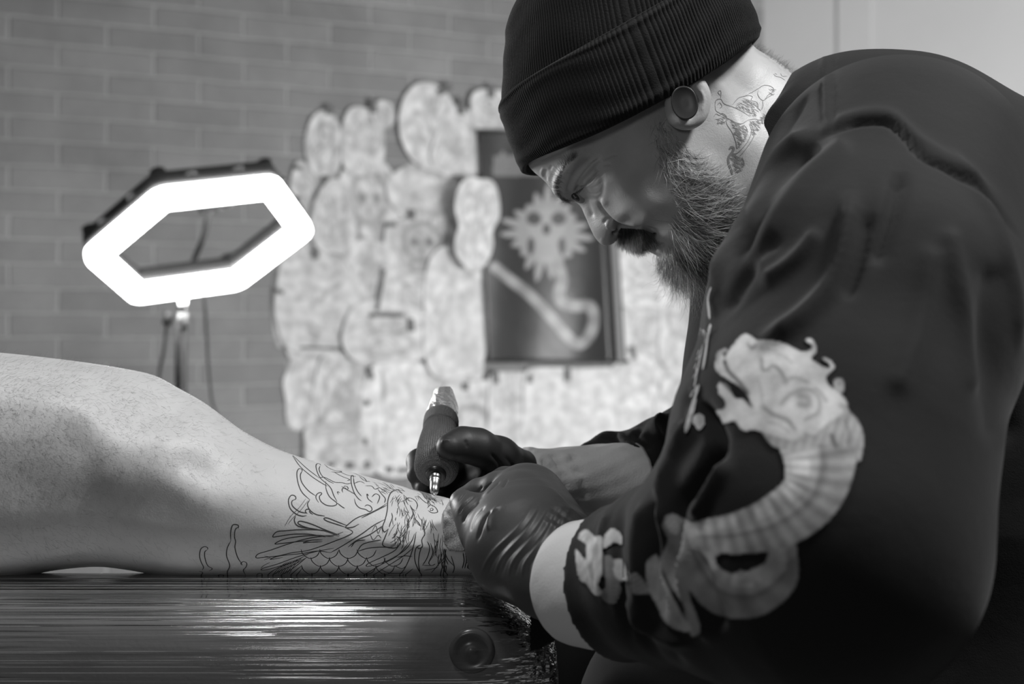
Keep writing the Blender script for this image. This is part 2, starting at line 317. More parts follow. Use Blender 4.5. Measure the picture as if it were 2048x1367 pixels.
# ================================================================== FLASH SHEETS AND POSTER ON THE WALL
paper_m = mat('stencil_paper', .7, .85, .2, attr='tone', bump=(25, .3, .003), noise=(34, .22)); tape_m = mat('grey_tape', .16, .6, .4)
def motif(kind, p, rng):      # p in unit coords (-1..1), returns ink 0..1
    ink = np.zeros(len(p)); 
    def st(poly, w_, a): 
        nonlocal ink; D, _ = seg_dist(p, spline(poly, 24)); ink = np.maximum(ink, a*np.exp(-(D/w_)**2))
    def ring(cx_, cy_, rx, ry, w_=.05, a=.6, t0=0, t1=6.3):
        t = np.linspace(t0, t1, 22); st(np.stack([cx_+rx*np.cos(t), cy_+ry*np.sin(t)], 1), w_, a)
    def blob(cx_, cy_, rx, ry, a): 
        nonlocal ink; ink = np.maximum(ink, a*np.exp(-(((p[:, 0]-cx_)/rx)**2+((p[:, 1]-cy_)/ry)**2)**2))
    if kind == 'portrait': ring(0, .3, .45, .33, .05, .75); blob(0, .3, .22, .2, .45); ring(0, -.3, .5, .3, .05, .4); st([(-.4, -.7), (0, -.6), (.4, -.7)], .05, .5)
    elif kind == 'skull': ring(0, .2, .5, .5, .07, .6); blob(-.2, .2, .14, .14, .8); blob(.22, .2, .14, .14, .8); blob(0, -.05, .07, .1, .7); ring(0, -.45, .3, .2, .06, .6); blob(.1, -.7, .4, .1, .4)
    elif kind == 'rose':
        for k in range(6): ring(.05*k-.1, .05*k, .12+.12*k, .1+.11*k, .04, .5, k, k+4)
        blob(0, 0, .2, .2, .35); st([(.1, -.5), (.25, -.8), (.1, -.95)], .05, .5)
    elif kind == 'dagger': st([(-.1, .9), (0, .2), (.1, -.9)], .09, .5); st([(-.4, .35), (0, .3), (.4, .4)], .07, .5); blob(0, 0, .12, .5, .3)
    elif kind == 'moth': ring(-.4, .3, .35, .35, .06, .5); ring(.4, .3, .35, .35, .06, .5); ring(-.3, -.4, .25, .3, .05, .5); ring(.3, -.4, .25, .3, .05, .5); st([(0, .6), (0, -.7)], .08, .6); blob(.45, .35, .12, .15, .6)
    elif kind == 'snake': st([(-.6, .7), (.2, .8), (.5, .4), (-.3, .1), (-.5, -.3), (.2, -.5), (.6, -.8)], .1, .5); st([(-.5, .6), (.1, .6), (.3, .4)], .04, .4)
    elif kind == 'lines':
        for k in range(7): y = .8-.25*k; st([(-.8, y), (-.2, y+.1*rng.random()), (.3, y-.1), (.7, y+.05)], .04, .35)
    elif kind == 'hook': st([(-.5, .1), (-.3, .3), (.3, .3), (.5, .1), (.5, -.1)], .1, .85); blob(-.45, .05, .12, .1, .8); ring(.1, -.5, .3, .2, .05, .3)
    for k in range(5):
        a, b, r = rng.uniform(-.7, .7), rng.uniform(-.8, .8), rng.uniform(.08, .3); ring(a, b, r, r*rng.uniform(.6, 1.3), .035, rng.uniform(.35, .65), rng.random()*6, rng.random()*6+4)
    for k in range(7):
        a, b = rng.uniform(-.7, .7), rng.uniform(-.8, .8); st([(a, b), (a+rng.uniform(-.3, .3), b+rng.uniform(-.3, .3)), (a+rng.uniform(-.5, .5), b+rng.uniform(-.5, .5))], .035, rng.uniform(.35, .7))
    for k in range(5): blob(rng.uniform(-.6, .6), rng.uniform(-.7, .7), rng.uniform(.08, .25), rng.uniform(.08, .25), rng.uniform(.15, .45))
    return ink
def sheet(i, x0, y0, x1, y1, shape, kind, label, tapes=(), rot=0, tone=.72, ink=.55, curl=.006):
    rng = np.random.default_rng(i*7+1); c = wallpt((x0+x1)/2, (y0+y1)/2); a = wallpt(x0, y1); b = wallpt(x1, y0); hw, hh = (b[0]-a[0])*.545, (b[1]-a[1])*.54
    off = .003+.0022*(i % 9) if i != 11 else .066; nr, na = 22, 84; th = np.linspace(0, 2*np.pi, na, endpoint=False)
    ct, st_ = np.cos(th), np.sin(th); e = {'oval': 2.0, 'round': 3.2, 'rect': 9.0, 'blob': 2.6}[shape]
    rr = (np.abs(ct)**e+np.abs(st_)**e)**(-1/e); wob = {'oval': .02, 'round': .04, 'rect': .012, 'blob': .10}[shape]
    for k in (2, 3, 5, 7): rr = rr*(1+wob*rng.uniform(-1, 1)/(k**.3)*np.cos(k*th+rng.random()*6)*(2 if k == 3 and shape == 'blob' else 1))
    rad = np.linspace(0, 1, nr)**.8; U = (rad[:, None]*(ct*rr)[None]).ravel(); W = (rad[:, None]*(st_*rr)[None]).ravel()
    if i == 11: U = U*(1+.16*W-.20*np.exp(-((W+.1)/.22)**2))
    cr, sr = math.cos(rot), math.sin(rot); pu, pw = U*hw, W*hh; xu, xw = pu*cr-pw*sr, pu*sr+pw*cr
    lift = curl*np.clip(np.hypot(U, W)-.5, 0, 1)**2*(1+np.sin(3*np.arctan2(W, U)+i))+.0015*np.sin(9*U+i)
    pos = np.array([wallxyz(c[0]+u, c[1]+v, off+l) for u, v, l in zip(xu, xw, lift)])
    tn = tone*(1-ink*np.clip(motif(kind, np.stack([U, W], 1), rng), 0, 1)); Q = grid_faces(nr, na, True)
    bk = pos-WN*.0006; n = len(pos); Qb = Q[:, ::-1]+n; j = np.arange(na); jn = (j+1) % na; e0 = (nr-1)*na
    side = np.stack([e0+j, n+e0+j, n+e0+jn, e0+jn], 1)
    tone = tone*(.80+.1*rng.random()); root = thing('flash_sheet', label, 'drawing', wallxyz(c[0], c[1]-hh, off), 'stencil drawings taped to the brick wall')
    mesh_np('paper', np.vstack([pos, bk]), np.vstack([Q, Qb, side]), paper_m, root, True, np.concatenate([tn, tn]))
    for (tx, ty, tw, tl, ta) in tapes:
        q = wallpt(tx, ty); s = wallpt(tx+1, ty)[0]-q[0]; w2, l2 = tw*s/2, tl*s/2; ca, sa = math.cos(ta), math.sin(ta); V = []
        for dz in (off+.009, off+.0075):
            for (u, v) in ((-w2, -l2), (w2, -l2), (w2*1.05, l2), (-w2*.95, l2)): V.append(wallxyz(q[0]+u*ca-v*sa, q[1]+u*sa+v*ca, dz))
        mesh_np('tape', np.array(V), np.array([(0,1,2,3),(7,6,5,4),(0,4,5,1),(1,5,6,2),(2,6,7,3),(3,7,4,0)]), tape_m, root, False)
SH = [
 (548,505,592,700,'blob','lines','narrow ragged sheet at the far left edge, just below the lamp corner',(), 0,.72),
 (575,338,645,505,'blob','rose','pale rose drawing just right of the ring light top corner',((594,337,14,8,0),)),
 (612,228,682,355,'oval','portrait','narrow oval cut drawing with a small framed portrait, leftmost in the top row',((655,221,15,18,0),(648,368,14,30,.1))),
 (684,224,764,345,'round','rose','rounded drawing with a dark arched top, right of the oval portrait',((742,214,13,26,0),)),
 (742,205,786,256,'oval','lines','smallest blank oval slip tucked behind the top row of drawings'),
 (800,176,912,334,'oval','dagger','big bright tilted oval sheet, highest of the wall drawings',((884,181,12,30,-1.0),),.18,.78),
 (868,228,952,356,'blob','rose','mottled drawing between the bright tilted oval and the poster corner',((917,216,13,28,0),)),
 (938,186,1012,262,'round','portrait','rounded drawing above the poster, touching the knitted hat',((976,185,12,22,0),)),
 (622,375,705,505,'blob','moth','ragged drawing directly right of the lamp, below the oval portrait'),
 (672,325,802,508,'oval','skull','large oval drawing with a dark patterned figure at the centre of the upper left cluster',(),0,.74,.75),
 (790,328,935,455,'blob','snake','wide pale drawing below the bright tilted oval',((923,360,13,22,.4),)),
 (893,368,974,534,'blob','moth','pale two-lobed sheet overlapping the left edge of the poster',(),-.1,.78),
 (776,432,905,566,'blob','skull','dark shaded skull drawing left of the two-lobed sheet',((820,430,12,18,0),(776,450,24,8,0)),0,.62,.8),
 (556,508,696,700,'round','lines','large pale sheet with a dark lower edge, just below the lamp',((627,509,12,18,.2),(645,696,95,5,-.03),(556,583,14,8,-.4))),
 (684,486,796,625,'blob','dagger','sheet crossed by a long diagonal strip of tape',((755,580,9,80,-.18),)),
 (756,540,876,650,'blob','rose','drawing to the right of the long diagonal tape'),
 (846,505,968,745,'round','snake','tall pale sheet running down the left side of the poster',(),0,.76,.4),
 (690,605,858,725,'blob','portrait','wide drawing hanging under a horizontal strip of tape',((766,630,66,8,0),(815,650,12,24,.1))),
 (572,690,700,856,'blob','skull','pale pointed sheet at the lower left edge of the cluster',(),.2,.76,.4),
 (626,712,770,900,'blob','rose','sheet with a large soft grey shaded round figure, low on the left',(),0,.72,.7),
 (730,722,855,945,'round','portrait','brightest smooth tall sheet left of the tattoo machine',((737,745,10,24,.3),(732,805,8,10,0),(727,882,8,12,0)),0,.86,.25),
 (846,705,962,830,'blob','lines','pale sheet directly above and behind the tattoo machine top'),
 (612,850,745,950,'rect','snake','lowest left sheet, dotted with tape marks just above the leg',((660,928,10,9,0),(697,929,12,12,0),(731,928,10,14,.4),(776,937,10,12,0),(806,938,24,9,0))),
 (888,765,990,912,'rect','hook','sheet with a dark hook-shaped mark right of the tattoo machine',((925,772,12,14,0),)),
 (975,748,1062,915,'rect','dagger','narrow tall sheet hung by a tape under the left corner of the poster',((985,752,10,26,.15),(1052,756,10,16,0))),
 (1050,738,1222,905,'rect','lines','wide almost blank sheet hung under the middle of the poster',((1128,748,10,22,0),),0,.76,.3),
 (1226,488,1345,612,'round','portrait','drawing right of the poster with a dark curved line, under the beard',(),0,.74),
 (1238,598,1345,735,'blob','rose','drawing right of the poster lower corner',((1262,705,10,22,.3),)),
 (1325,565,1425,765,'blob','moth','drawing farthest right in the cluster, against the black sweatshirt'),
 (1205,715,1330,880,'blob','snake','bright drawing behind the far sleeve and paper wrapped wrist',(),0,.8,.4),
 (1310,740,1420,870,'blob','skull','lowest right drawing, mostly hidden behind the far sleeve'),
]
for i, s in enumerate(SH): sheet(i, *s)
# poster
def poster():
    xs = [(948, 266), (1214, 272), (1243, 722), (968, 720)]; q = [wallpt(*p) for p in xs]; nu, nv = 132, 200
    u, v = np.meshgrid(np.linspace(0, 1, nu), np.linspace(0, 1, nv)); u = u.ravel(); v = v.ravel()
    uvp = (1-v)[:, None]*((1-u)[:, None]*q[0]+u[:, None]*q[1])+v[:, None]*((1-u)[:, None]*q[3]+u[:, None]*q[2])
    wave = .032+.006*np.sin(u*9+2*v)+.03*np.exp(-((u-.93)/.035)**2)
    pos = np.array([wallxyz(a[0], a[1], o) for a, o in zip(uvp, wave)]); p = proj(pos); ink = np.full(len(p), .035)
    c = np.array([1093, 465.]); d = p-c; ang = np.arctan2(d[:, 1], d[:, 0]); r = np.hypot(d[:, 0]/1.0, d[:, 1]/1.05)
    ray = 62+30*np.abs(np.sin(ang*9.5+.4))**1.6*(.7+.5*np.sin(ang*4+1)); sun = np.clip((ray-r)/5, 0, 1); g = .30*sun
    def el(cx_, cy_, rx, ry): return np.clip((1-np.hypot((p[:, 0]-cx_)/rx, (p[:, 1]-cy_)/ry))*4, 0, 1)
    g = np.maximum(g, .36*el(1093, 452, 48, 46)); g = np.maximum(g, .38*el(1093, 500, 34, 32))
    for e in ((1068, 437, 17, 15), (1117, 437, 17, 15), (1093, 458, 9, 13), (1062, 492, 8, 20), (1124, 492, 8, 20)): g *= 1-.85*el(*e)
    for k in range(7): g *= 1-.3*np.exp(-((p[:, 0]-(1072+7*k))/1.3)**2)*(np.abs(p[:, 1]-500) < 14)
    def st(poly, w0, w1, tn):
        nonlocal g; D, t = seg_dist(p, spline(poly, 40)); w_ = w0+(w1-w0)*t; m = np.clip((w_-D)/2.5, 0, 1)*(tn+.08*np.sin(D*1.2)+.06*np.sin(t*70)); g = np.maximum(g, m)
    st([(1118, 535), (1125, 560), (1118, 585), (1125, 605), (1150, 612), (1180, 612), (1188, 640), (1178, 672), (1158, 688), (1135, 672), (1112, 645), (1085, 615), (1055, 585), (1022, 560), (990, 534)], 13, 12, .26)
    st([(1022, 560), (1005, 546), (984, 528)], 11, 1, .30)
    g = np.maximum(g, np.where((p[:, 1] > 300) & (p[:, 1] < 352) & (p[:, 0] > 985) & (p[:, 0] < 1080), .24*np.abs(np.sin(p[:, 0]*.42))*(p[:, 1] > 302+10*np.abs(np.sin(p[:, 0]*.1))), 0))
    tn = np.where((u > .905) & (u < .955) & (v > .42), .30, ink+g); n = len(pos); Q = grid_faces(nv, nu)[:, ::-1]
    root = thing('poster', 'dark hanging poster with a pale skull inside a spiky sun above a curved horn', 'poster', wallxyz(q[3][0], q[3][1], .02))
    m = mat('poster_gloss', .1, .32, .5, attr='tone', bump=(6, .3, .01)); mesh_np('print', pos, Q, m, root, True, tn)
    mesh_np('backing', pos-WN*.002, Q[:, ::-1], mat('poster_back', .5, .8), root)
    for a, b in ((q[0], q[1]), (q[3], q[2])):
        tube('edge_strip', [wallxyz(a[0]-.004, a[1], .034), wallxyz(b[0]+.004, b[1], .034)], .006, mat('poster_strip', .05, .4), root, 8)
poster()
# ================================================================== HEXAGONAL LAMP
def lamp():
    D = 2.6; c = P(404, 484, D); R = .1990; n = np.array([.3279, -.3504, -.8773])
    ea = np.array([.8819, .4465, .1513]); eb = np.array([.3387, -.8233, .4554])
    base = P(362, 700, D+.12); root = thing('ring_light', 'glowing white hexagonal lamp head with a dark casing on a thin stand', 'lamp', (base[0], base[1], 0))
    em = bpy.data.materials.new('lamp_tube'); em.use_nodes = True; nb = em.node_tree.nodes['Principled BSDF']
    nb.inputs['Emission Color'].default_value = (1, 1, 1, 1); nb.inputs['Emission Strength'].default_value = 12; nb.inputs['Base Color'].default_value = (.9, .9, .9, 1)
    case = mat('lamp_casing', .05, .45, .4, bump=(60, .2, .001)); chrome = mat('lamp_chrome', .7, .2, .5, metal=1); blk = mat('stand_black', .03, .4)
    vs = [c+R*(math.cos(k*math.pi/3)*ea+math.sin(k*math.pi/3)*eb) for k in range(6)]
    def bar(name, p, q, out, wd, th, off, m, inset, bev=.25):
        d = (q-p)/np.linalg.norm(q-p); L = np.linalg.norm(q-p); p = p+d*inset; L -= 2*inset; prof = []
        for k in range(20): 
            t = 2*math.pi*k/20; ex = 3.5; x = math.copysign(abs(math.cos(t))**(2/ex), math.cos(t)); y = math.copysign(abs(math.sin(t))**(2/ex), math.sin(t)); prof.append((x, y))
        st = [(0, .55), (.02, .8), (.05, .95), (.1, 1), (.9, 1), (.95, .95), (.98, .8), (1, .55)]; V = []
        for t, r in st:
            for x, y in prof: V.append(p+d*L*t+out*x*wd/2*r+n*(off+y*th/2*(.5+.5*r)))
        F = [tuple(f) for f in grid_faces(len(st), 20, True).tolist()]+[tuple(range(20))[::-1], tuple(range(140, 160))]
        return poly_obj(name, V, F, m, root)
    for k in range(6):
        p, q = vs[k], vs[(k+1) % 6]; mid = (p+q)/2; out = (mid-c)/np.linalg.norm(mid-c)
        sh = -out*.006
        bar('light_tube', p+sh, q+sh, out, .040, .034, .0, em, -.008)
        bar('casing', p+sh, q+sh, out, .034, .030, -.034, case, -.006)
        d = (q-p)/np.linalg.norm(q-p)
        for t in (.28, .7): x = p+(q-p)*t+sh; tube('clip', [x-n*.034+out*.012-d*.012, x-n*.036+out*.021, x-n*.034+out*.012+d*.012], .004, case, root, 8, 6)
        tube('hinge', [p+sh*1.5-n*.030, p+sh*1.5-n*.055], .014, case, root, 12)
    h = P(418, 420, D+.10); top = P(366, 612, D+.14)
    tube('gooseneck', [h, P(408, 470, D+.17), P(388, 520, D+.2), P(374, 560, D+.18), top], .006, case, root, 10, 26)
    tube('head_mount', [P(403, 417, D+.08), P(430, 415, D+.10)], .012, case, root, 10)
    tube('head_mount', [P(430, 410, D+.06), P(455, 415, D+.08), P(463, 398, D+.04)], .005, case, root, 8, 10)
    tube('collar', [P(366, 598, D+.14), P(365, 625, D+.14)], .0105, chrome, root, 16)
    tube('collar', [P(365, 625, D+.14), P(364, 655, D+.14)], .012, mat('collar_grey', .25, .35, metal=.6), root, 16)
    tb = P(364, 655, D+.14); tube('pole', [tb, (tb[0], tb[1], .12)], .010, blk, root, 14)
    tube('pole', [P(356, 640, D+.12), P(355, 790, D+.12)], .0055, blk, root, 10)
    for k in range(3):
        t = k*2.09+.4; tube('leg', [(tb[0], tb[1], .3), (tb[0]+.22*math.cos(t), tb[1]+.22*math.sin(t), .01)], .008, blk, root, 10)
    tube('cable', [P(407, 590, D+.1), P(413, 650, D+.15), P(416, 720, D+.18), P(424, 800, D+.2), P(436, 860, D+.2), P(430, 1100, D+.15)], .0028, mat('cable_black', .06, .5), root, 8, 40)
    tube('cable', [P(335, 635, D+.16), P(328, 700, D+.18), P(318, 770, D+.2), P(316, 1000, D+.2)], .0035, mat('cable_dark', .06, .5), root, 8, 20)
    tube('plug_clip', [P(338, 622, D+.16), P(334, 650, D+.16)], .010, case, root, 10)
lamp()
# ================================================================== BENCH
def bench():
    zt = P(0, 1157, .92)[2]; x1 = P(1112, 1300, .87)[0]; x0 = -1.15; y0, y1 = .840, .968; z1 = zt-.003; z0 = zt-.11
    root = thing('treatment_bench', 'black padded vinyl bench top under clear plastic film', 'bench', ((x0+x1)/2, (y0+y1)/2, 0))
    # rounded box by superellipse sections along x
    def surf(off, amp, seed, nx=500, na=150):
        rng = np.random.default_rng(seed); xs = np.concatenate([np.linspace(x0, x1-.06, nx-70), x1-.06+.06*np.sin(np.linspace(0, np.pi/2, 71)[1:])]); th = np.linspace(0, 2*np.pi, na, endpoint=False); V = []
        cy, cz = (y0+y1)/2, (z0+z1)/2; ry, rz = (y1-y0)/2, (z1-z0)/2
        for i, x in enumerate(xs):
            e = max(0, (x-(x1-.06))/.06); inset = .06*(1-math.sqrt(max(0, 1-e*e)))*.85; r = .034
            a, b = ry+off-inset*.6, rz+off-inset; r = min(r, a, b)
            ex = 5.0; ey = 4.0
            c, s = np.cos(th), np.sin(th); Y = np.sign(c)*np.abs(c)**(2/ex)*a; Z = np.sign(s)*np.abs(s)**(2/ey)*b
            Z = Z+.004*np.clip(s, 0, 1)*(1-(Y/a)**2)
            V.append(np.stack([np.full(na, x+off*(e > .9)), cy+Y, cz+Z], 1))
        V = np.array(V)
        return V.reshape(-1, 3), grid_faces(len(xs), na, True)
    vin = mat('black_vinyl', .16, .45, .5, bump=[(300, .25, .0006)])
    V, Q = surf(0, 0, 1); Q = Q[:, ::-1]; pb = P(943, 1303, y0+.001); dd = np.hypot(V[:, 0]-pb[0], V[:, 2]-pb[2]); m = V[:, 1] < y0+.05
    V[:, 1] += m*.004*np.exp(-(dd/.02)**2); mesh_np('cushion', V, Q, vin, root)
    def disc(name, r, y, prof, mm): return lathe(name, (pb[0], y, pb[2]), (pb[0], y-.006, pb[2]), prof, mm, root, 40)
    disc('button', .0, pb[1]+.006, [(0, .0135), (.6, .0135), (.9, .0125), (1.0, .0108), (.85, .009), (.8, .004), (1.0, .003), (1.1, .0015)], mat('button_vinyl', .10, .25, .6))
    wood = mat('bench_base', .05, .5); box('base_plate', (x0+.1, y0+.04, z0-.03), (x1-.08, y1-.04, z0+.002), wood, root)
    tube('pedestal', [(x0+.35, .97, z0-.03), (x0+.35, .97, 0.02)], .05, wood, root, 24); tube('pedestal', [(x1-.25, .97, z0-.03), (x1-.25, .97, 0.02)], .05, wood, root, 24)
    box('foot', (x0+.2, .80, 0), (x1-.12, 1.14, .03), wood, root)
    # clear film
    V, Q = surf(.0015, 0, 2, 900, 260); Q = Q[:, ::-1]
    fm = bpy.data.materials.new('clear_film'); fm.use_nodes = True; n = fm.node_tree.nodes; L = fm.node_tree.links; n.remove(n['Principled BSDF'])
    out = n['Material Output']; tr = n.new('ShaderNodeBsdfTransparent'); tr.inputs[0].default_value = (.93, .93, .93, 1); gl = n.new('ShaderNodeBsdfGlossy'); gl.inputs['Roughness'].default_value = .09; mx = n.new('ShaderNodeMixShader')
    tc = n.new('ShaderNodeTexCoord'); prev = None
    for scl, dist, st in (((1.0, 110, 210), .0090, 1.0), ((.7, 25, 40), .005, .5), ((5, 90, 120), .0014, .35)):
        mp = n.new('ShaderNodeMapping'); mp.inputs['Scale'].default_value = scl; L.new(tc.outputs['Object'], mp.inputs[0]); no = n.new('ShaderNodeTexNoise'); no.inputs['Scale'].default_value = 1; no.inputs['Detail'].default_value = 3; L.new(mp.outputs[0], no.inputs['Vector'])
        bn = n.new('ShaderNodeBump'); bn.inputs['Distance'].default_value = dist; L.new(no.outputs[0], bn.inputs['Height'])
        m2 = n.new('ShaderNodeMapping'); m2.inputs['Scale'].default_value = (6, 9, 22); m2.inputs['Location'].default_value = (3.3*st, 1, 0); L.new(tc.outputs['Object'], m2.inputs[0]); n2 = n.new('ShaderNodeTexNoise'); n2.inputs['Scale'].default_value = 1; L.new(m2.outputs[0], n2.inputs['Vector'])
        mr = n.new('ShaderNodeMapRange'); mr.inputs[1].default_value = .42; mr.inputs[2].default_value = .62; mr.inputs[3].default_value = st*.35; mr.inputs[4].default_value = st; L.new(n2.outputs[0], mr.inputs[0]); L.new(mr.outputs[0], bn.inputs['Strength'])
        if prev: L.new(prev.outputs[0], bn.inputs['Normal'])
        prev = bn
    fr = n.new('ShaderNodeFresnel'); fr.inputs['IOR'].default_value = 1.6; L.new(prev.outputs[0], gl.inputs['Normal']); L.new(prev.outputs[0], fr.inputs['Normal'])
    L.new(fr.outputs[0], mx.inputs[0]); L.new(tr.outputs[0], mx.inputs[1]); L.new(gl.outputs[0], mx.inputs[2]); L.new(mx.outputs[0], out.inputs[0])
    mesh_np('plastic_film', V, Q, fm, root)['label'] = 'clear glossy film stretched over the vinyl'
    return zt, fm
ZT, film_m = bench()
# ================================================================== THE LEG
skin = mat('skin', .50, .46, .45, sss=.12, bump=[(900, .25, .0006), (160, .15, .0008)], noise=(45, .05))
ink_m = mat('tattoo_ink', .035, .6, .3)
def leg():
    ys = .95; root = thing('person', 'bare tattooed leg of a person lying on the film covered bench', 'person', P(300, 1157, ys))
    vol = Vol(P(-260, 1300, ys)*[1, 0, 1]+[0, .84, 0], P(1110, 640, ys)*[1, 0, 1]+[0, 1.06, 0], .0014)
    top = [(-240, 690), (-120, 694), (0, 705), (60, 711), (150, 722), (230, 734), (300, 749), (350, 775), (400, 803), (440, 832), (480, 861), (540, 893), (590, 912), (650, 930), (720, 950), (800, 972), (860, 988), (900, 998), (950, 1018), (990, 1045), (1030, 1080), (1050, 1110)]
    bot = [(1035, 1150), (980, 1156), (900, 1158), (700, 1159), (500, 1159), (420, 1158), (370, 1155), (320, 1147), (260, 1136), (200, 1130), (120, 1137), (60, 1149), (0, 1157), (-60, 1180), (-150, 1215), (-240, 1225)]
    T = [(-200, 950, .078), (0, 900, .076), (0, 780, .072), (0, 1080, .070), (200, 800, .066), (200, 900, .073), (200, 1050, .062), (350, 850, .062), (400, 950, .064), (350, 1080, .058), (500, 960, .058), (500, 1100, .052), (600, 1000, .055), (600, 1100, .050), (700, 1040, .052), (850, 1060, .048), (950, 1090, .044), (1030, 1120, .035)]
    R = [(-200, 950, .085), (0, 720, .05), (0, 1150, .05), (300, 760, .042), (200, 1130, .045), (500, 880, .042), (480, 1170, .045), (800, 980, .04), (800, 1165, .04), (1030, 1100, .03)]
    inflate(vol, ys, top+bot, T, R); V, Q = vol.mesh()
    V = sculpt(V, Q, [ # muscle and tendon relief
        ([(225, 815), (280, 836), (335, 828)], 44, -.0040), ([(385, 930), (425, 945), (470, 925)], 38, -.0034), ([(330, 870), (400, 880), (470, 905)], 40, .0022),
        ([(0, 790), (80, 800), (170, 820)], 40, .0030), ([(540, 940), (620, 950)], 34, .0012), ([(130, 850), (160, 890), (180, 930)], 42, -.0012), ([(60, 960), (120, 900), (200, 880)], 46, -.0012),
        ([(180, 990), (240, 1010), (330, 1000)], 40, -.0008), ([(230, 950), (330, 960), (420, 1010)], 44, .0010), ([(340, 780), (400, 815), (440, 845)], 18, .0012), ([(0, 1080), (150, 1090), (330, 1110)], 14, -.0010), ([(100, 1125), (200, 1112), (330, 1135)], 8, -.0008)])
    body = mesh_np('body', V, Q, skin, root); body['label'] = 'bare hairy knee and shin'
    tree = bvh(V, Q)
    # ---- tattoo line work, drawn on the skin
    K = 3.151; z = lambda pts: [(350+x/K, 860+y/K) for x, y in pts]; S = []
    def s(pts, w_=.00031): S.append((z(pts), w_))
    s([(740,160),(790,230),(860,290),(920,330),(960,352)]); s([(742,160),(765,180),(830,240),(905,298)])
    s([(800,262),(800,248),(782,242),(768,268),(775,330),(800,390),(850,438)]); s([(800,258),(790,285),(800,330),(840,380),(885,412)])
    s([(748,440),(762,430),(755,413),(732,410),(715,440),(725,490),(760,525),(800,540),(830,537)]); s([(748,437),(736,450),(742,478),(785,512),(835,522)])
    s([(920,222),(908,210),(890,216),(892,250),(915,300),(960,340),(985,370),(1000,410),(1022,450)]); s([(914,226),(908,248),(925,285),(965,318),(1000,335)])
    s([(905,300),(940,296),(975,312),(1010,328),(1050,330),(1085,338),(1110,332)]); s([(950,322),(952,370),(975,420),(1020,458),(1000,476),(955,472),(920,448),(910,418),(925,400),(915,392),(895,402),(888,425),(905,455)])
    s([(850,438),(835,465),(850,502),(890,530),(945,540)]); s([(830,520),(820,508),(832,496),(850,500),(848,515),(870,530)]); s([(1022,458),(1050,480),(1070,492)])
    s([(1125,300),(1122,285),(1110,292),(1112,340),(1130,395),(1155,430),(1175,445)]); s([(1125,300),(1130,340),(1150,385),(1175,415)]); s([(1130,430),(1140,465),(1165,490),(1200,498),(1225,512),(1242,500),(1232,478),(1210,470),(1195,480)])
    s([(940,215),(970,238),(1010,255),(1050,258),(1030,266),(985,262)]); s([(1000,262),(1050,290),(1100,310),(1085,318)]); s([(1110,262),(1150,280),(1190,300),(1210,325)]); s([(1160,290),(1195,318),(1230,322)]); s([(1040,262),(1085,282),(1140,292)])
    s([(1130,335),(1165,322),(1195,335)]); s([(1200,350),(1240,352),(1260,372),(1290,362),(1310,380)]); s([(1220,415),(1210,400),(1215,430),(1245,455)]); s([(1240,420),(1265,400),(1290,418),(1275,462)]); s([(1278,370),(1300,400),(1325,430),(1320,458)])
    for k in range(9): s([(1050+k*9, 352+k*5), (1062+k*9, 366+k*5)], .00018)
    s([(1058,392),(1052,372),(1068,362),(1084,372)]); s([(1060,360),(1075,350),(1092,362),(1085,378)]); s([(1040,395),(1022,385),(1030,405)])
    s([(825,430),(780,490),(730,540),(690,605)], .00014); s([(840,440),(795,500),(745,550),(712,590)], .00014)
    # whisker bands sweeping left
    s([(1335,460),(1290,490),(1230,520),(1150,550),(1100,585),(1075,612),(1120,610),(1160,590)]); s([(1335,472),(1260,510),(1175,552)])
    s([(1325,560),(1250,600),(1180,650),(1100,700),(1030,742),(980,770)]); s([(1310,600),(1230,655),(1150,690),(1090,735)])
    s([(1075,612),(1120,640),(1080,668),(1000,700),(920,730),(830,758),(740,770),(650,790),(560,800),(512,802),(525,778),(600,755),(700,720),(800,690),(900,670),(1000,660),(1060,640)])
    s([(1085,600),(1020,575),(960,552),(938,556),(960,572),(1020,592),(1075,610)]); s([(1040,660),(960,632),(860,590),(790,572),(778,588),(830,612),(900,625),(980,640)]); s([(1035,668),(930,630),(800,625),(700,632),(640,640),(616,670),(650,668),(740,655),(850,655),(950,672)])
    s([(1000,670),(880,662),(760,672),(680,688),(630,715),(690,710),(780,700),(880,690)]); s([(760,540),(752,565),(765,595),(800,610),(860,618)])
    s([(930,690),(860,692),(808,708),(850,705),(930,700)]); s([(980,770),(900,760),(800,775),(700,785),(640,795),(600,812),(680,800)])
    s([(1000,742),(880,765),(760,800),(650,840),(560,866),(545,880),(600,872),(700,842),(800,812)]); s([(840,780),(740,830),(640,870),(590,905),(580,930),(650,890),(740,850),(830,800)]); s([(830,800),(740,870),(660,915),(620,945)]); s([(800,850),(740,900),(700,945),(760,915),(800,870)])
    for k in range(8): s([(700+k*14, 830-k*4), (650+k*14, 870-k*2), (620+k*14, 905)], .0002)
    s([(560,815),(600,800),(560,790)], .0002); s([(600,830),(560,850),(540,870)], .0002)
    # scales
    r2 = np.random.default_rng(3)
    for r in range(4):
        for c in range(5):
            x0_ = 860+c*116+(r % 2)*58+r2.uniform(-5, 5); y0_ = 748+r*50
            if y0_ > 925 or (x0_ > 1300 and r < 1): continue
            s([(x0_-62, y0_), (x0_-50, y0_+30), (x0_-8, y0_+58), (x0_+38, y0_+42), (x0_+60, y0_+4)])
    s([(1150,760),(1180,720),(1240,700),(1300,690)]); s([(1150,762),(1220,742),(1310,735),(1380,740)]); s([(1110,735),(1140,700),(1200,690)]); s([(1240,640),(1265,600),(1280,650),(1300,610),(1310,650)],.0002); s([(1230,655),(1250,690),(1280,660),(1300,680)],.0002)
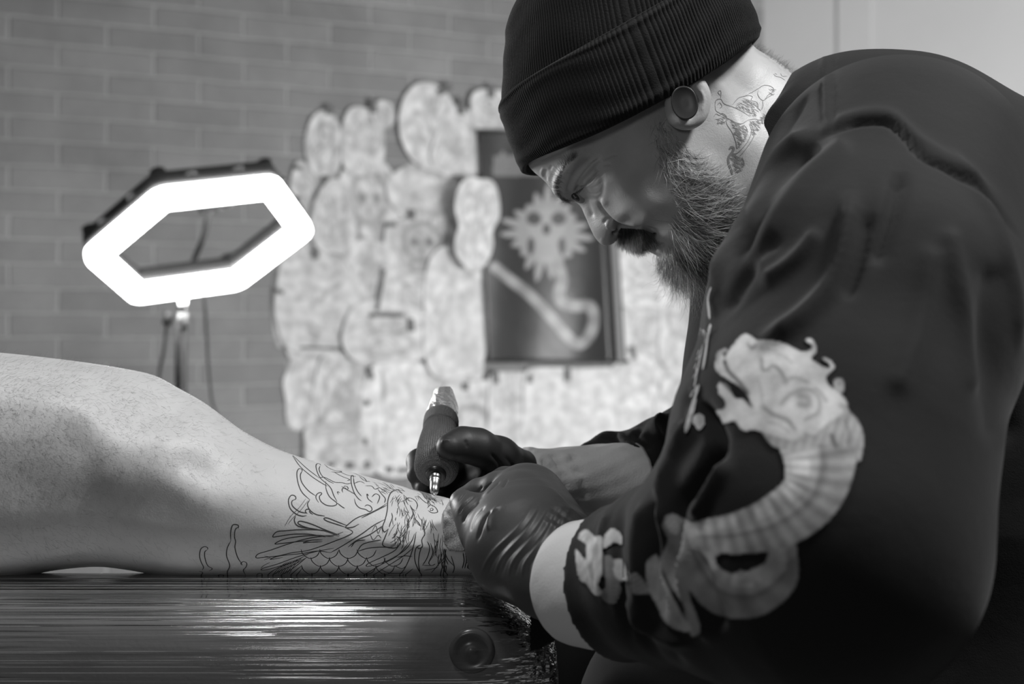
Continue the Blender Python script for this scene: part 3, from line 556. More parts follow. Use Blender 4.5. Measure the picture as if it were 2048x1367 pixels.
    # head, snout and mane
    s([(1450,385),(1400,375),(1362,392),(1342,440),(1338,500),(1325,560),(1308,610),(1320,640),(1345,620)], .00034); s([(1345,620),(1325,670),(1308,720),(1345,738),(1390,740),(1420,712),(1415,680),(1395,668)], .00034)
    s([(1470,470),(1455,440),(1475,425),(1510,440),(1528,470),(1520,500)]); s([(1365,520),(1370,550),(1355,590),(1350,610)]); s([(1480,470),(1500,520),(1490,560)]); s([(1590,490),(1610,470),(1640,485),(1655,515),(1620,520),(1595,505)]); s([(1608,495),(1622,490),(1628,502),(1612,508),(1608,495)]); s([(1530,410),(1560,440),(1590,460),(1600,440)])
    s([(1375,660),(1388,650),(1380,672),(1366,680)]); s([(1388,570),(1392,548)]); s([(1370,560),(1375,600)],.0002)
    r2 = np.random.default_rng(3)
    def tuft(cx_, cy_, n, a0, a1, ln, rx, ry, w_=.00017):
        for k in range(n):
            u = r2.random(); a = a0+(a1-a0)*u+r2.normal()*.12; x = cx_+rx*(r2.random()*2-1); y = cy_+ry*(r2.random()*2-1); l = ln*(.6+.7*r2.random()); b = a+r2.uniform(-.5, .5)
            s([(x, y), (x+l*.5*math.cos(a), y+l*.5*math.sin(a)), (x+l*.5*math.cos(a)+l*.5*math.cos(b), y+l*.5*math.sin(a)+l*.5*math.sin(b))], w_)
    tuft(1420, 420, 16, .4, 2.6, 50, 45, 22); tuft(1450, 490, 14, .5, 1.9, 55, 50, 25); tuft(1480, 540, 16, .9, 2.0, 70, 50, 30); tuft(1590, 560, 16, 1.2, 1.9, 70, 35, 30); tuft(1660, 700, 12, 1.3, 1.9, 110, 35, 60); tuft(1685, 800, 12, 1.3, 1.9, 120, 25, 60, .0003); tuft(1560, 400, 14, .2, 1.2, 45, 50, 25); tuft(1350, 370, 20, .1, .9, 45, 60, 20); tuft(1440, 600, 12, 1.4, 2.2, 80, 50, 30); tuft(1640, 430, 16, .3, 1.2, 40, 60, 25)
    tuft(1440, 650, 10, 1.5, 2.3, 90, 40, 30); tuft(1300, 340, 12, 0, .7, 40, 60, 18)
    # lower whiskers and ribbons
    s([(1510,650),(1490,700),(1440,760),(1340,820),(1220,856),(1215,840),(1300,800),(1380,760),(1420,715)]); s([(1500,740),(1440,790),(1330,860),(1230,920),(1140,945)]); s([(1480,700),(1400,790),(1290,850),(1200,905),(1130,940)])
    s([(1520,640),(1505,720),(1480,800),(1440,880),(1380,940)]); s([(1550,720),(1520,740),(1510,800),(1525,860),(1560,915),(1590,930)]); s([(1555,730),(1540,780),(1535,840),(1545,900)]); s([(1560,610),(1575,650),(1555,690),(1560,730),(1540,745),(1525,735)]); s([(1590,700),(1605,740),(1590,800),(1560,850)]); s([(1610,710),(1625,770),(1600,830),(1610,850)])
    s([(1500,870),(1450,910),(1410,940)]); s([(1560,850),(1620,850),(1640,840)]); s([(1570,880),(1620,872),(1660,860)]); s([(1290,870),(1340,895),(1400,900),(1450,895)]); s([(1400,800),(1450,790),(1495,795)]); s([(1380,850),(1430,870),(1460,850)]); s([(1700,830),(1680,835),(1690,870),(1710,850),(1705,900)]); s([(1740,790),(1760,860),(1750,900)]); s([(1825,850),(1845,830),(1850,870),(1880,880),(1860,905)]); s([(1900,770),(1880,830),(1900,880)])
    for k in range(5): s([(1815+k*16, 770), (1822+k*14, 820), (1810+k*16, 870)], .0004)
    # flames at the left and scale wisps above the film
    s([(205,752),(205,738),(185,732),(162,748),(155,790),(165,830),(180,860),(172,880)]); s([(203,752),(188,765),(188,800),(205,850),(235,870),(215,885)]); s([(150,885),(175,895),(160,920),(185,935)]); s([(258,925),(280,908),(310,912),(300,930)])
    s([(398,618),(400,600),(378,592),(360,602),(350,650),(352,695)]); s([(398,610),(380,625),(375,670),(382,700),(378,740),(395,800),(425,845)]); s([(352,695),(330,740),(325,790),(345,850),(330,890),(335,930)]); s([(425,850),(415,838),(430,826),(452,835),(448,860),(430,880),(445,910)]); s([(510,915),(530,898),(550,905),(545,920)])
    ribbons('tattoo_linework', tree, S, ink_m, root)['label'] = 'black outline tattoo of a dragon head, whiskers and scales on the shin'
    # ---- hair on the knee
    hp = RNG.uniform([-10, 712], [640, 1120], (14000, 2)); dens = np.clip(1.05-(hp[:, 0])/560, 0, 1)*(.5+.5*np.exp(-((hp[:, 1]-760-hp[:, 0]*.25)/150)**2)); hp = hp[RNG.random(len(hp)) < dens]
    rt, dr = [], []
    for x, y in hp:
        q, nn = shoot(tree, x, y)
        if q is None: continue
        g = np.array([.75+.4*RNG.normal(), 0, -.5+.5*RNG.normal()]); g -= nn*(g@nn); g /= np.linalg.norm(g); rt.append(q); dr.append(g+nn*.35)
    tx = np.linspace(-10, 620, 420)
    for x in tx:
        y0_ = np.interp(x, [t[0] for t in top], [t[1] for t in top]); q = P(x, y0_+1.5, ys); rt.append(q); dr.append(np.array([.8+.3*RNG.normal(), .2*RNG.normal(), .55]))
    rt = np.array(rt); dr = np.array(dr); n = len(rt)
    strands('leg_hair', rt, dr, RNG.uniform(.0025, .0065, n), .00004, mat('leg_hair', .1, .5, attr='tone'), root, RNG.uniform(.05, .3, n), 5, .8)
    return V, Q, tree, root
LV, LQ, LT, leg_root = leg()
# ================================================================== THE TATTOOIST
HY = .98          # the plane that halves his head
man = thing('person', 'bearded man in a black knitted hat and sweatshirt, bending over to tattoo the leg', 'person', P(1800, 1367, HY))
skin2 = mat('face_skin', .42, .45, .45, sss=.10, bump=[(1100, .3, .0005), (300, .2, .0006)], noise=(60, .06))
def head():
    vol = Vol([P(1025, 0, HY)[0], HY-.105, P(0, 560, HY)[2]-.01], [P(1660, 0, HY)[0], HY+.105, P(0, -80, HY)[2]], .00095)
    ct = [(1046, 290), (1055, 326), (1068, 343), (1079, 352), (1090, 362), (1100, 374), (1111, 389), (1122, 399), (1134, 404), (1146, 403), (1155, 406), (1163, 415), (1169, 429), (1174, 440), (1179, 452), (1184, 463), (1190, 474), (1197, 483), (1205, 489), (1214, 491), (1223, 489), (1231, 483), (1236, 476), (1240, 468), (1248, 471), (1258, 480), (1270, 487), (1279, 487), (1287, 481), (1287, 488), (1291, 496), (1299, 503), (1309, 508), (1318, 514), (1325, 526), (1335, 540), (1352, 551), (1375, 556), (1410, 548), (1450, 530), (1500, 520), (1560, 530), (1610, 520), (1650, 430), (1640, 240), (1605, 168), (1575, 143), (1540, 118), (1500, 92), (1480, 30), (1420, -30), (1300, -60), (1160, -40), (1070, 60), (1042, 180)]
    T = [(1065, 315, .034), (1095, 345, .036), (1120, 320, .052), (1180, 280, .063), (1112, 380, .020), (1130, 380, .026), (1128, 355, .040), (1145, 335, .050), (1175, 312, .059), (1215, 300, .064),
         (1140, 398, .012), (1152, 396, .0105), (1150, 383, .016), (1158, 374, .026), (1170, 368, .034), (1184, 358, .043), (1180, 340, .049), (1160, 352, .040), (1200, 345, .053),
         (1165, 400, .0145), (1180, 400, .022), (1178, 425, .0115), (1195, 425, .0175), (1190, 455, .0115), (1205, 455, .0165), (1214, 475, .013), (1222, 460, .0185), (1232, 455, .019), (1240, 455, .018), (1228, 474, .013),
         (1200, 392, .036), (1205, 375, .048), (1225, 360, .060), (1215, 410, .033), (1228, 425, .035), (1245, 435, .040), (1240, 390, .056), (1265, 380, .064), (1270, 425, .055), (1290, 440, .055), (1320, 450, .054), (1280, 330, .069), (1310, 380, .068),
         (1245, 462, .024), (1265, 465, .030), (1290, 468, .033), (1285, 478, .020), (1300, 490, .022), (1320, 480, .038), (1330, 500, .032), (1345, 525, .028), (1370, 540, .028), (1360, 480, .052), (1350, 420, .067), (1400, 480, .058), (1420, 420, .066), (1400, 350, .071), (1350, 300, .072),
         (1320, 230, .072), (1360, 200, .071), (1420, 230, .066), (1430, 300, .066), (1440, 520, .045), (1470, 450, .058), (1480, 360, .064), (1500, 280, .063), (1450, 160, .060), (1500, 180, .050), (1560, 280, .058), (1560, 400, .062), (1620, 350, .068),
         (1100, 200, .055), (1200, 150, .074), (1300, 80, .078), (1200, 30, .068), (1350, 20, .070), (1430, 90, .070), (1080, 120, .045)]
    R = [(1055, 330, .030), (1090, 362, .026), (1112, 388, .018), (1130, 402, .012), (1150, 404, .009), (1170, 430, .008), (1185, 465, .008), (1205, 488, .010), (1225, 486, .009), (1240, 470, .012), (1270, 486, .020), (1290, 485, .014), (1300, 503, .016), (1330, 535, .025), (1375, 555, .030), (1450, 530, .040), (1600, 520, .05), (1640, 300, .060), (1590, 160, .064), (1540, 120, .064), (1500, 90, .060), (1400, -30, .07), (1200, -40, .07), (1060, 80, .05)]
    inflate(vol, HY, ct, T, R, 2e-4)
    # ear: stretched lobe ring with the shell rising under the hat
    ex = .900
    ring = [(1358, 172, ex, .0040), (1346, 190, ex-.001, .0034), (1341, 212, ex-.001, .0032), (1347, 235, ex-.001, .0035), (1362, 245, ex-.001, .0038), (1380, 244, ex+.001, .0042), (1396, 232, ex+.002, .0047), (1403, 212, ex+.003, .0050), (1403, 190, ex+.003, .0052), (1394, 172, ex+.003, .0054), (1383, 160, ex+.003, .0055), (1366, 150, ex+.004, .0060), (1340, 130, ex+.006, .0065)]
    vol.chain([tuple(r) for r in spline(ring, 60)], .0015); vol.chain([(1385, 175, ex+.014, .007), (1378, 230, ex+.014, .005)], .003); vol.chain([(1352, 165, ex+.012, .006), (1330, 150, ex+.012, .008)], .004)
    V, Q = vol.mesh()
    V = sculpt(V, Q, [
        ([(1118, 396), (1114, 375), (1120, 352), (1143, 327), (1166, 306)], 9, .0022),            # brow ridge
        ([(1136, 396), (1138, 375), (1150, 352), (1170, 332), (1190, 318)], 9, -.0022),           # hollow under the brow
        ([(1151, 384), (1158, 364), (1176, 341), (1200, 316)], 3.2, -.0020),                      # upper lid crease
        ([(1166, 366), (1180, 350), (1194, 336)], 7, .0016), ([(1176, 380), (1190, 367), (1197, 350)], 10, .0008),   # lid, bag under the eye
        ([(1152, 381), (1161, 376), (1172, 369), (1186, 357), (1200, 342)], 1.8, -.0016), ([(1150, 384), (1158, 378), (1166, 374)], 3.0, -.0022),   # slit of the eye
        ([(1168, 392), (1184, 398), (1200, 394), (1205, 374), (1203, 350)], 5.0, -.0008), ([(1174, 384), (1190, 388), (1199, 384)], 1.5, -.0005), ([(1184, 374), (1196, 370), (1203, 362)], 1.5, -.0004), ([(1190, 362), (1200, 352), (1210, 346)], 1.6, -.0004),
        ([(1205, 320), (1220, 312), (1236, 309)], 2.2, -.0006), ([(1206, 330), (1222, 328)], 2.2, -.0006),
        ([(1196, 400), (1206, 418), (1220, 435), (1235, 447), (1255, 455), (1290, 457), (1320, 463)], 4.5, -.0030), # nose to mouth fold
        ([(1203, 396), (1214, 414), (1232, 432), (1256, 443), (1290, 447)], 9, .0020),            # cheek edge above the fold
        ([(1206, 445), (1214, 438), (1226, 440), (1234, 450)], 2.6, -.0016),                      # wing of the nose
        ([(1212, 452), (1222, 450), (1230, 458)], 6, .0022), ([(1227, 470), (1232, 463), (1235, 458)], 3.2, -.0060),  # nostril
        ([(1200, 478), (1210, 484), (1222, 482)], 6, .0006), ([(1162, 396), (1176, 410), (1186, 436)], 5, -.0010),
        ([(1287, 485), (1293, 478), (1302, 472), (1312, 468)], 2.2, -.0028),                      # mouth line
        ([(1290, 493), (1301, 487), (1314, 480)], 6, .0024), ([(1306, 503), (1318, 495), (1330, 488)], 4, -.0018),
        ([(1094, 338), (1090, 350), (1094, 361)], 3.0, -.0006), ([(1087, 335), (1083, 345), (1085, 354)], 2.5, .0007), ([(1102, 346), (1098, 358), (1103, 372)], 4.0, .0005), ([(1104, 330), (1099, 340)], 2.5, -.0007),
        ([(1075, 322), (1110, 308), (1150, 288)], 3, -.0004),
        ([(1400, 178), (1408, 200), (1404, 226)], 3.0, .0008), ([(1420, 150), (1470, 230), (1490, 330)], 14, .0010), ([(1450, 130), (1520, 230), (1560, 330)], 16, -.0012)])
    o = mesh_np('body', V, Q, skin2, man); return V, Q, bvh(V, Q)
HV, HQ, HT = head()
dark = mat('black_ink', .05, .5)
# eye, brow, lashes
def on(px, py): 
    q, n = shoot(HT, px, py); return q, n
q, n_ = on(1160, 377); eye_m = mat('eyeball', .22, .32, .5)
def ball(name, c, r, m, parent, seg=24):
    th = np.linspace(0, np.pi, seg); ph = np.linspace(0, 2*np.pi, seg*2, endpoint=False); V = np.array([[math.sin(a)*math.cos(b), math.sin(a)*math.sin(b), math.cos(a)] for a in th for b in ph])*r+c
    return mesh_np(name, V, grid_faces(seg, seg*2, True)[:, ::-1], m, parent)
ec = q+np.array([.0036, .0141, .0022]); e = ball('eyeball', ec, .0112, eye_m, man)
pd = np.array([-.62, -.42, -.66]); pd /= np.linalg.norm(pd); ball('iris', ec+pd*.0062, .0058, mat('iris', .03, .08, .7), e)
def hair_line(name, path, n, spread, ln, flow, tone, rad, m, lift=.25, curl=.25):
    rt, dr = [], []; pl = spline(path, 60)
    for k in range(n):
        i = RNG.integers(0, 60); x, y = pl[i]+RNG.normal(size=2)*spread; q, nn = shoot(HT, x, y)
        if q is None: continue
        f = flow(x, y, i/60); g = np.array([f[0], 0, -f[1]])+RNG.normal(size=3)*.22; g -= nn*(g@nn); g /= np.linalg.norm(g)+1e-9; rt.append(q); dr.append(g+nn*lift)
    rt = np.array(rt); dr = np.array(dr); k = len(rt)
    return strands(name, rt, dr, RNG.uniform(ln[0], ln[1], k), rad, m, man, RNG.uniform(tone[0], tone[1], k), 6, curl)
hair_m = mat('hair', .3, .30, .8, attr='tone')
hair_line('eyebrow', [(1136, 402), (1124, 397), (1116, 384), (1117, 365), (1123, 345), (1134, 328), (1150, 315)], 560, 2.6, (.003, .008), lambda x, y, t: (-.5+.9*t, -.1-.9*t) if t > .35 else (.15-.5*t, .9-1.6*t), (.02, .12), .00006, hair_m, .3)
hair_line('eyelashes', [(1152, 384), (1160, 379), (1170, 373)], 40, .6, (.003, .006), lambda x, y, t: (-.6, .6), (.01, .03), .00007, hair_m, .7, .1)
# beard
def beard():
    reg = [(1300, 240), (1330, 232), (1352, 262), (1378, 290), (1405, 310), (1420, 330), (1445, 350), (1468, 378), (1480, 420), (1470, 520), (1420, 560), (1375, 558), (1340, 545), (1330, 524), (1334, 506), (1345, 482), (1334, 458), (1334, 436), (1348, 420), (1340, 395), (1325, 360), (1312, 320), (1302, 285)]
    FL = [((1320, 260), (.25, 1)), ((1335, 320), (.45, 1)), ((1360, 330), (.8, .7)), ((1345, 380), (.9, .45)), ((1385, 350), (1, .1)), ((1410, 340), (.9, -.45)), ((1400, 400), (1, -.05)), ((1440, 380), (.9, -.5)), ((1440, 430), (1, -.25)), ((1350, 425), (.85, .5)), ((1380, 450), (1, .2)), ((1440, 480), (.9, .25)), ((1345, 470), (.6, .8)), ((1335, 505), (.35, 1)), ((1360, 530), (.3, 1)), ((1400, 510), (.6, .8)), ((1400, 550), (.3, 1)), ((1440, 530), (.5, .9))]
    fp = np.array([f[0] for f in FL], float); fv = np.array([f[1] for f in FL], float); rt, dr, ln, tn, bd, rd = [], [], [], [], [], []
    def flow(x, y): w_ = 1/(((fp-[x, y])**2).sum(1)**1.5+1); return (fv*w_[:, None]).sum(0)/w_.sum()
    pts = RNG.uniform([1295, 228], [1485, 565], (8500, 2)); pts = pts[inside(pts, reg)]
    D, _ = seg_dist(pts, reg+reg[:1])
    for (x, y), d in zip(pts, D):
        up = np.clip((y-240)/200, .18, 1)
        if RNG.random() > np.clip(d/18, .15, 1)*(.45+.55*up): continue
        q, nn = shoot(HT, x, y)
        if q is None: continue
        f = flow(x, y)+RNG.normal(size=2)*.40; g = np.array([f[0], 0, -f[1]]); g -= nn*(g@nn); g /= np.linalg.norm(g)+1e-9
        low = np.clip((y-440)/80, 0, 1); l = (.006+.014*up)*(.55+.7*RNG.random())+low*RNG.uniform(.0, .016)
        t = RNG.uniform(.015, .10) if RNG.random() < .70+.08*low else RNG.uniform(.7, 1.0)
        for mir in ((0, 1) if y > 420 else (0,)):
            q2, n2, g2 = q.copy(), nn.copy(), g.copy()
            if mir: q2[1] = 2*HY-q2[1]; n2[1] *= -1; g2[1] *= -1
            rt.append(q2); dr.append(g2+n2*(.32+.2*RNG.random())); ln.append(l); tn.append(t); rd.append(.00006+(t > .35)*(.00005+.00007*RNG.random())); bd.append(np.array([.25*RNG.normal(), -.15*n2[1]*0, -.35*low+.35*RNG.normal()])-n2*.7)
    # chin tuft hanging down from the midline
    cp = np.array([(1326, 522), (1330, 531), (1338, 540), (1352, 549), (1375, 554), (1405, 548), (1430, 535)]); cs = spline(cp, 80)
    for k in range(2600):
        x, y = cs[RNG.integers(0, 80)]+RNG.normal(size=2)*5; yy = HY+RNG.uniform(-.034, .034); u = (x-1318)/110
        q = P(x, y-4, HY); q[1] = yy; q[2] += .006*abs(yy-HY)/.034; g = np.array([.10+.22*u+.16*RNG.normal(), .25*(yy-HY)/.034, -1.])
        rt.append(q); dr.append(g); ln.append((.013+.021*np.clip(u*1.6, 0, 1))*(.55+.6*RNG.random())); tn.append(RNG.uniform(.03, .2) if RNG.random() < .55 else RNG.uniform(.3, .8)); rd.append(.00008); bd.append(RNG.normal(size=3)*.55+[.25, 0, 0])
    strands('beard', np.array(rt), np.array(dr), np.array(ln), np.array(rd), hair_m, man, np.array(tn), 9, .75, np.array(bd))
    # moustache
    rt, dr, ln, tn, bd = [], [], [], [], []; reg = [(1236, 462), (1242, 455), (1262, 456), (1286, 458), (1306, 466), (1300, 471), (1290, 476), (1282, 481), (1274, 484), (1262, 484), (1248, 474), (1240, 470)]
    pts = RNG.uniform([1234, 453], [1328, 488], (9000, 2)); pts = pts[inside(pts, reg)]
    for x, y in pts:
        q, nn = shoot(HT, x, y)
        if q is None or q[1] > HY-.002: continue
        u = np.clip((x-1240)/80, 0, 1); g = np.array([.35+.8*u+.2*RNG.normal(), -.25, -.95+.5*u+.15*RNG.normal()])
        for mir in (0, 1):
            q2, g2 = q.copy(), g+nn*.35
            if mir: q2[1] = 2*HY-q2[1]; g2[1] *= -1
            rt.append(q2); dr.append(g2); ln.append(RNG.uniform(.006, .0125)); tn.append(RNG.uniform(.015, .07) if RNG.random() < .88 else RNG.uniform(.2, .4)); bd.append(np.array([.35*RNG.normal()+.2, 0, -.5]))
    strands('moustache', np.array(rt), np.array(dr), np.array(ln), .00008, hair_m, man, np.array(tn), 6, .2, np.array(bd))
    # nape stubble
    rt, dr = [], []
    for k in range(1500):
        t = RNG.random(); x, y = 1500+105*t, 94+75*t; a = RNG.uniform(-.6, .5); q = P(x, y, HY); q = q+np.array([-.002*abs(a), -.058*math.sin(abs(a))*np.sign(-a)*-1, -.058*(1-math.cos(a))*.6]); rt.append(q-np.array([.001, 0, .001])); dr.append(np.array([.5+.35*RNG.normal(), .3*RNG.normal()-.3*np.sign(a)*0, .55+.3*RNG.normal()]))
    strands('nape_hair', np.array(rt), np.array(dr), RNG.uniform(.003, .0075, len(rt)), .00006, hair_m, man, RNG.uniform(.05, .35, len(rt)), 5, .6)
beard()
# neck tattoo
def neck_ink():
    z = lambda pts: [(1280+x/4.27, 60+y/4.27) for x, y in pts]; L = []
    def s(p, w_=.00020): L.append((z(p), w_))
    s([(685,560),(665,530),(690,520),(690,580)]); s([(640,640),(650,600),(690,590),(720,630),(800,660),(870,695),(940,740)]); s([(640,640),(650,690),(700,720),(760,760),(820,790),(870,800),(920,770)]); s([(660,640),(680,620),(700,650),(680,670)])
    s([(630,740),(650,715),(680,730),(700,710),(740,740),(730,780),(690,790),(660,800),(670,770),(640,760)]); s([(750,760),(740,800),(790,880),(820,960),(830,1010),(870,960),(910,900),(915,850),(890,810)]); s([(800,890),(850,840),(890,815)], .0006)
    s([(780,650),(830,590),(870,570),(930,560),(960,570),(950,600),(1000,620),(1010,670),(1030,690)]); s([(900,560),(960,530),(1010,500),(1050,475),(1100,475),(1140,500),(1130,530),(1090,560),(1060,600),(1030,590),(1005,550),(1010,515)]); s([(1060,600),(1100,570),(1150,545)]); s([(1030,690),(1050,650),(1045,600)])
    s([(1140,375),(1160,395),(1200,405),(1240,430)]); s([(1150,370),(1170,380)]); s([(1200,370),(1215,395),(1255,395)]); s([(920,770),(980,760),(1030,770),(1060,730)]); s([(930,800),(950,850),(940,910),(900,980),(830,1050),(780,1050)]); s([(960,830),(975,890),(950,950),(900,1020),(850,1080)])
    s([(760,1020),(780,1000),(800,1010),(790,1040),(760,1080),(755,1130),(780,1200),(790,1240)], .0008); s([(800,1060),(830,1100),(810,1150),(850,1180)], .0006); s([(870,1080),(890,1140),(870,1170)])
    r = np.random.default_rng(8)
    for poly, n in (([(760,770),(800,890),(825,1000),(905,890),(890,820),(830,800)], 130), ([(800,650),(870,580),(950,590),(1005,670),(960,735),(880,700)], 130), ([(755,1060),(800,1050),(880,1100),(860,1180),(790,1230)], 110), ([(1095,500),(1135,500),(1120,550),(1095,560)], 12), ([(640,740),(700,720),(740,750),(700,790),(660,790)], 18), ([(930,770),(1010,770),(1040,700),(1060,740),(970,880),(940,900)], 90)):
        pp = np.array(poly, float); q = r.uniform(pp.min(0), pp.max(0), (n*5, 2)); q = q[inside(q, pp)][:n]
        for x, y in q: a = r.uniform(-.4, .4)+.6; s([(x, y), (x+20*math.cos(a), y+12*math.sin(a)), (x+34*math.cos(a), y+30*math.sin(a))], .00013)
    ribbons('neck_tattoo', HT, L, mat('faded_ink', .15, .6), man, .00015, 2.5)['label'] = 'faded grey tattoo on the side of the neck'
neck_ink()
# ear plug
pc = P(1369, 206, .8915); ax = np.array([-.10, -1, -.06]); ax /= np.linalg.norm(ax)
lathe('ear_plug', pc-ax*.008, pc+ax*.0018, [(0, .0074), (.1, .0070), (.8, .0070), (.86, .0080), (.95, .0082), (1.0, .0079), (1.0, .0074), (.98, .0071), (.98, .002)], mat('ear_plug', .03, .36, .5), man, 48, lambda t, th: 1+.30*(np.sin(th+.25)**2))
# ---------------------------------------------------------------- knitted hat
def hat():
    wool = mat('black_wool', .014, .95, .15, sheen=.06, bump=[(900, .5, .0008), (3500, .4, .0004)]); root = None
    def ringset(name, rows, parent, n=2400, nrib=236, amp=.00075, thick=None, sub=6):
        # rows: (Fx,Fy, Bx,By, halfdepth, near drop px)
        rows = spline(np.array(rows, float), (len(rows)-1)*sub+1); th = np.linspace(0, 2*np.pi, n, endpoint=False); V = []
        for i, (fx, fy, bx, by, hb, dp) in enumerate(rows):
            F_ = P(fx, fy, HY); B_ = P(bx, by, HY); cc = (F_+B_)/2; e1 = (B_-F_)/2; a = np.linalg.norm(e1); e1 /= a; up = np.array([-e1[2], 0, e1[0]]); up = up if up[2] > 0 else -up
            ex = 2.6; c, s_ = np.cos(th), np.sin(th); cx_ = np.sign(c)*np.abs(c)**(2/ex); sx = np.sign(s_)*np.abs(s_)**(2/ex)
            rib = amp*(np.abs(np.cos(th*nrib/2))**.7-.5)+.0003*np.sin(i*.9+2*np.sin(th*5))
            V.append(cc+np.outer((a+rib)*cx_, e1)+np.outer(-(hb+rib)*sx, [0, 1, 0])-np.outer(s_**2*dp*HY/FPX, up))
        return mesh_np(name, np.vstack(V), grid_faces(len(rows), n, True), wool, parent)
    # crown (starts inside the cuff)
    root = ringset('knitted_hat', [(1030, 300, 1478, 62, .080, 28), (1006, 225, 1452, -30, .086, 20), (1006, 150, 1420, -110, .088, 12), (1010, 95, 1390, -160, .086, 4), (1014, 55, 1350, -200, .080, 0), (1032, 15, 1320, -215, .070, 0), (1042, -30, 1290, -225, .055, 0), (1100, -90, 1250, -220, .03, 0), (1165, -150, 1195, -200, .004, 0)], man)
    root['label'] = 'black ribbed knitted hat with a folded cuff'
    ringset('cuff', [(1056, 326, 1494, 92, .082, 34), (1050, 338, 1505, 90, .086, 36), (1040, 334, 1510, 76, .0895, 36), (1030, 310, 1506, 58, .0905, 34), (1014, 268, 1490, 18, .0925, 28), (1002, 232, 1472, -22, .0935, 22), (998, 219, 1464, -40, .0935, 20), (1001, 212, 1460, -46, .092, 18), (1008, 216, 1456, -40, .088, 18)], root, thick=1)
    # stitched seam line on the cuff edge
hat()
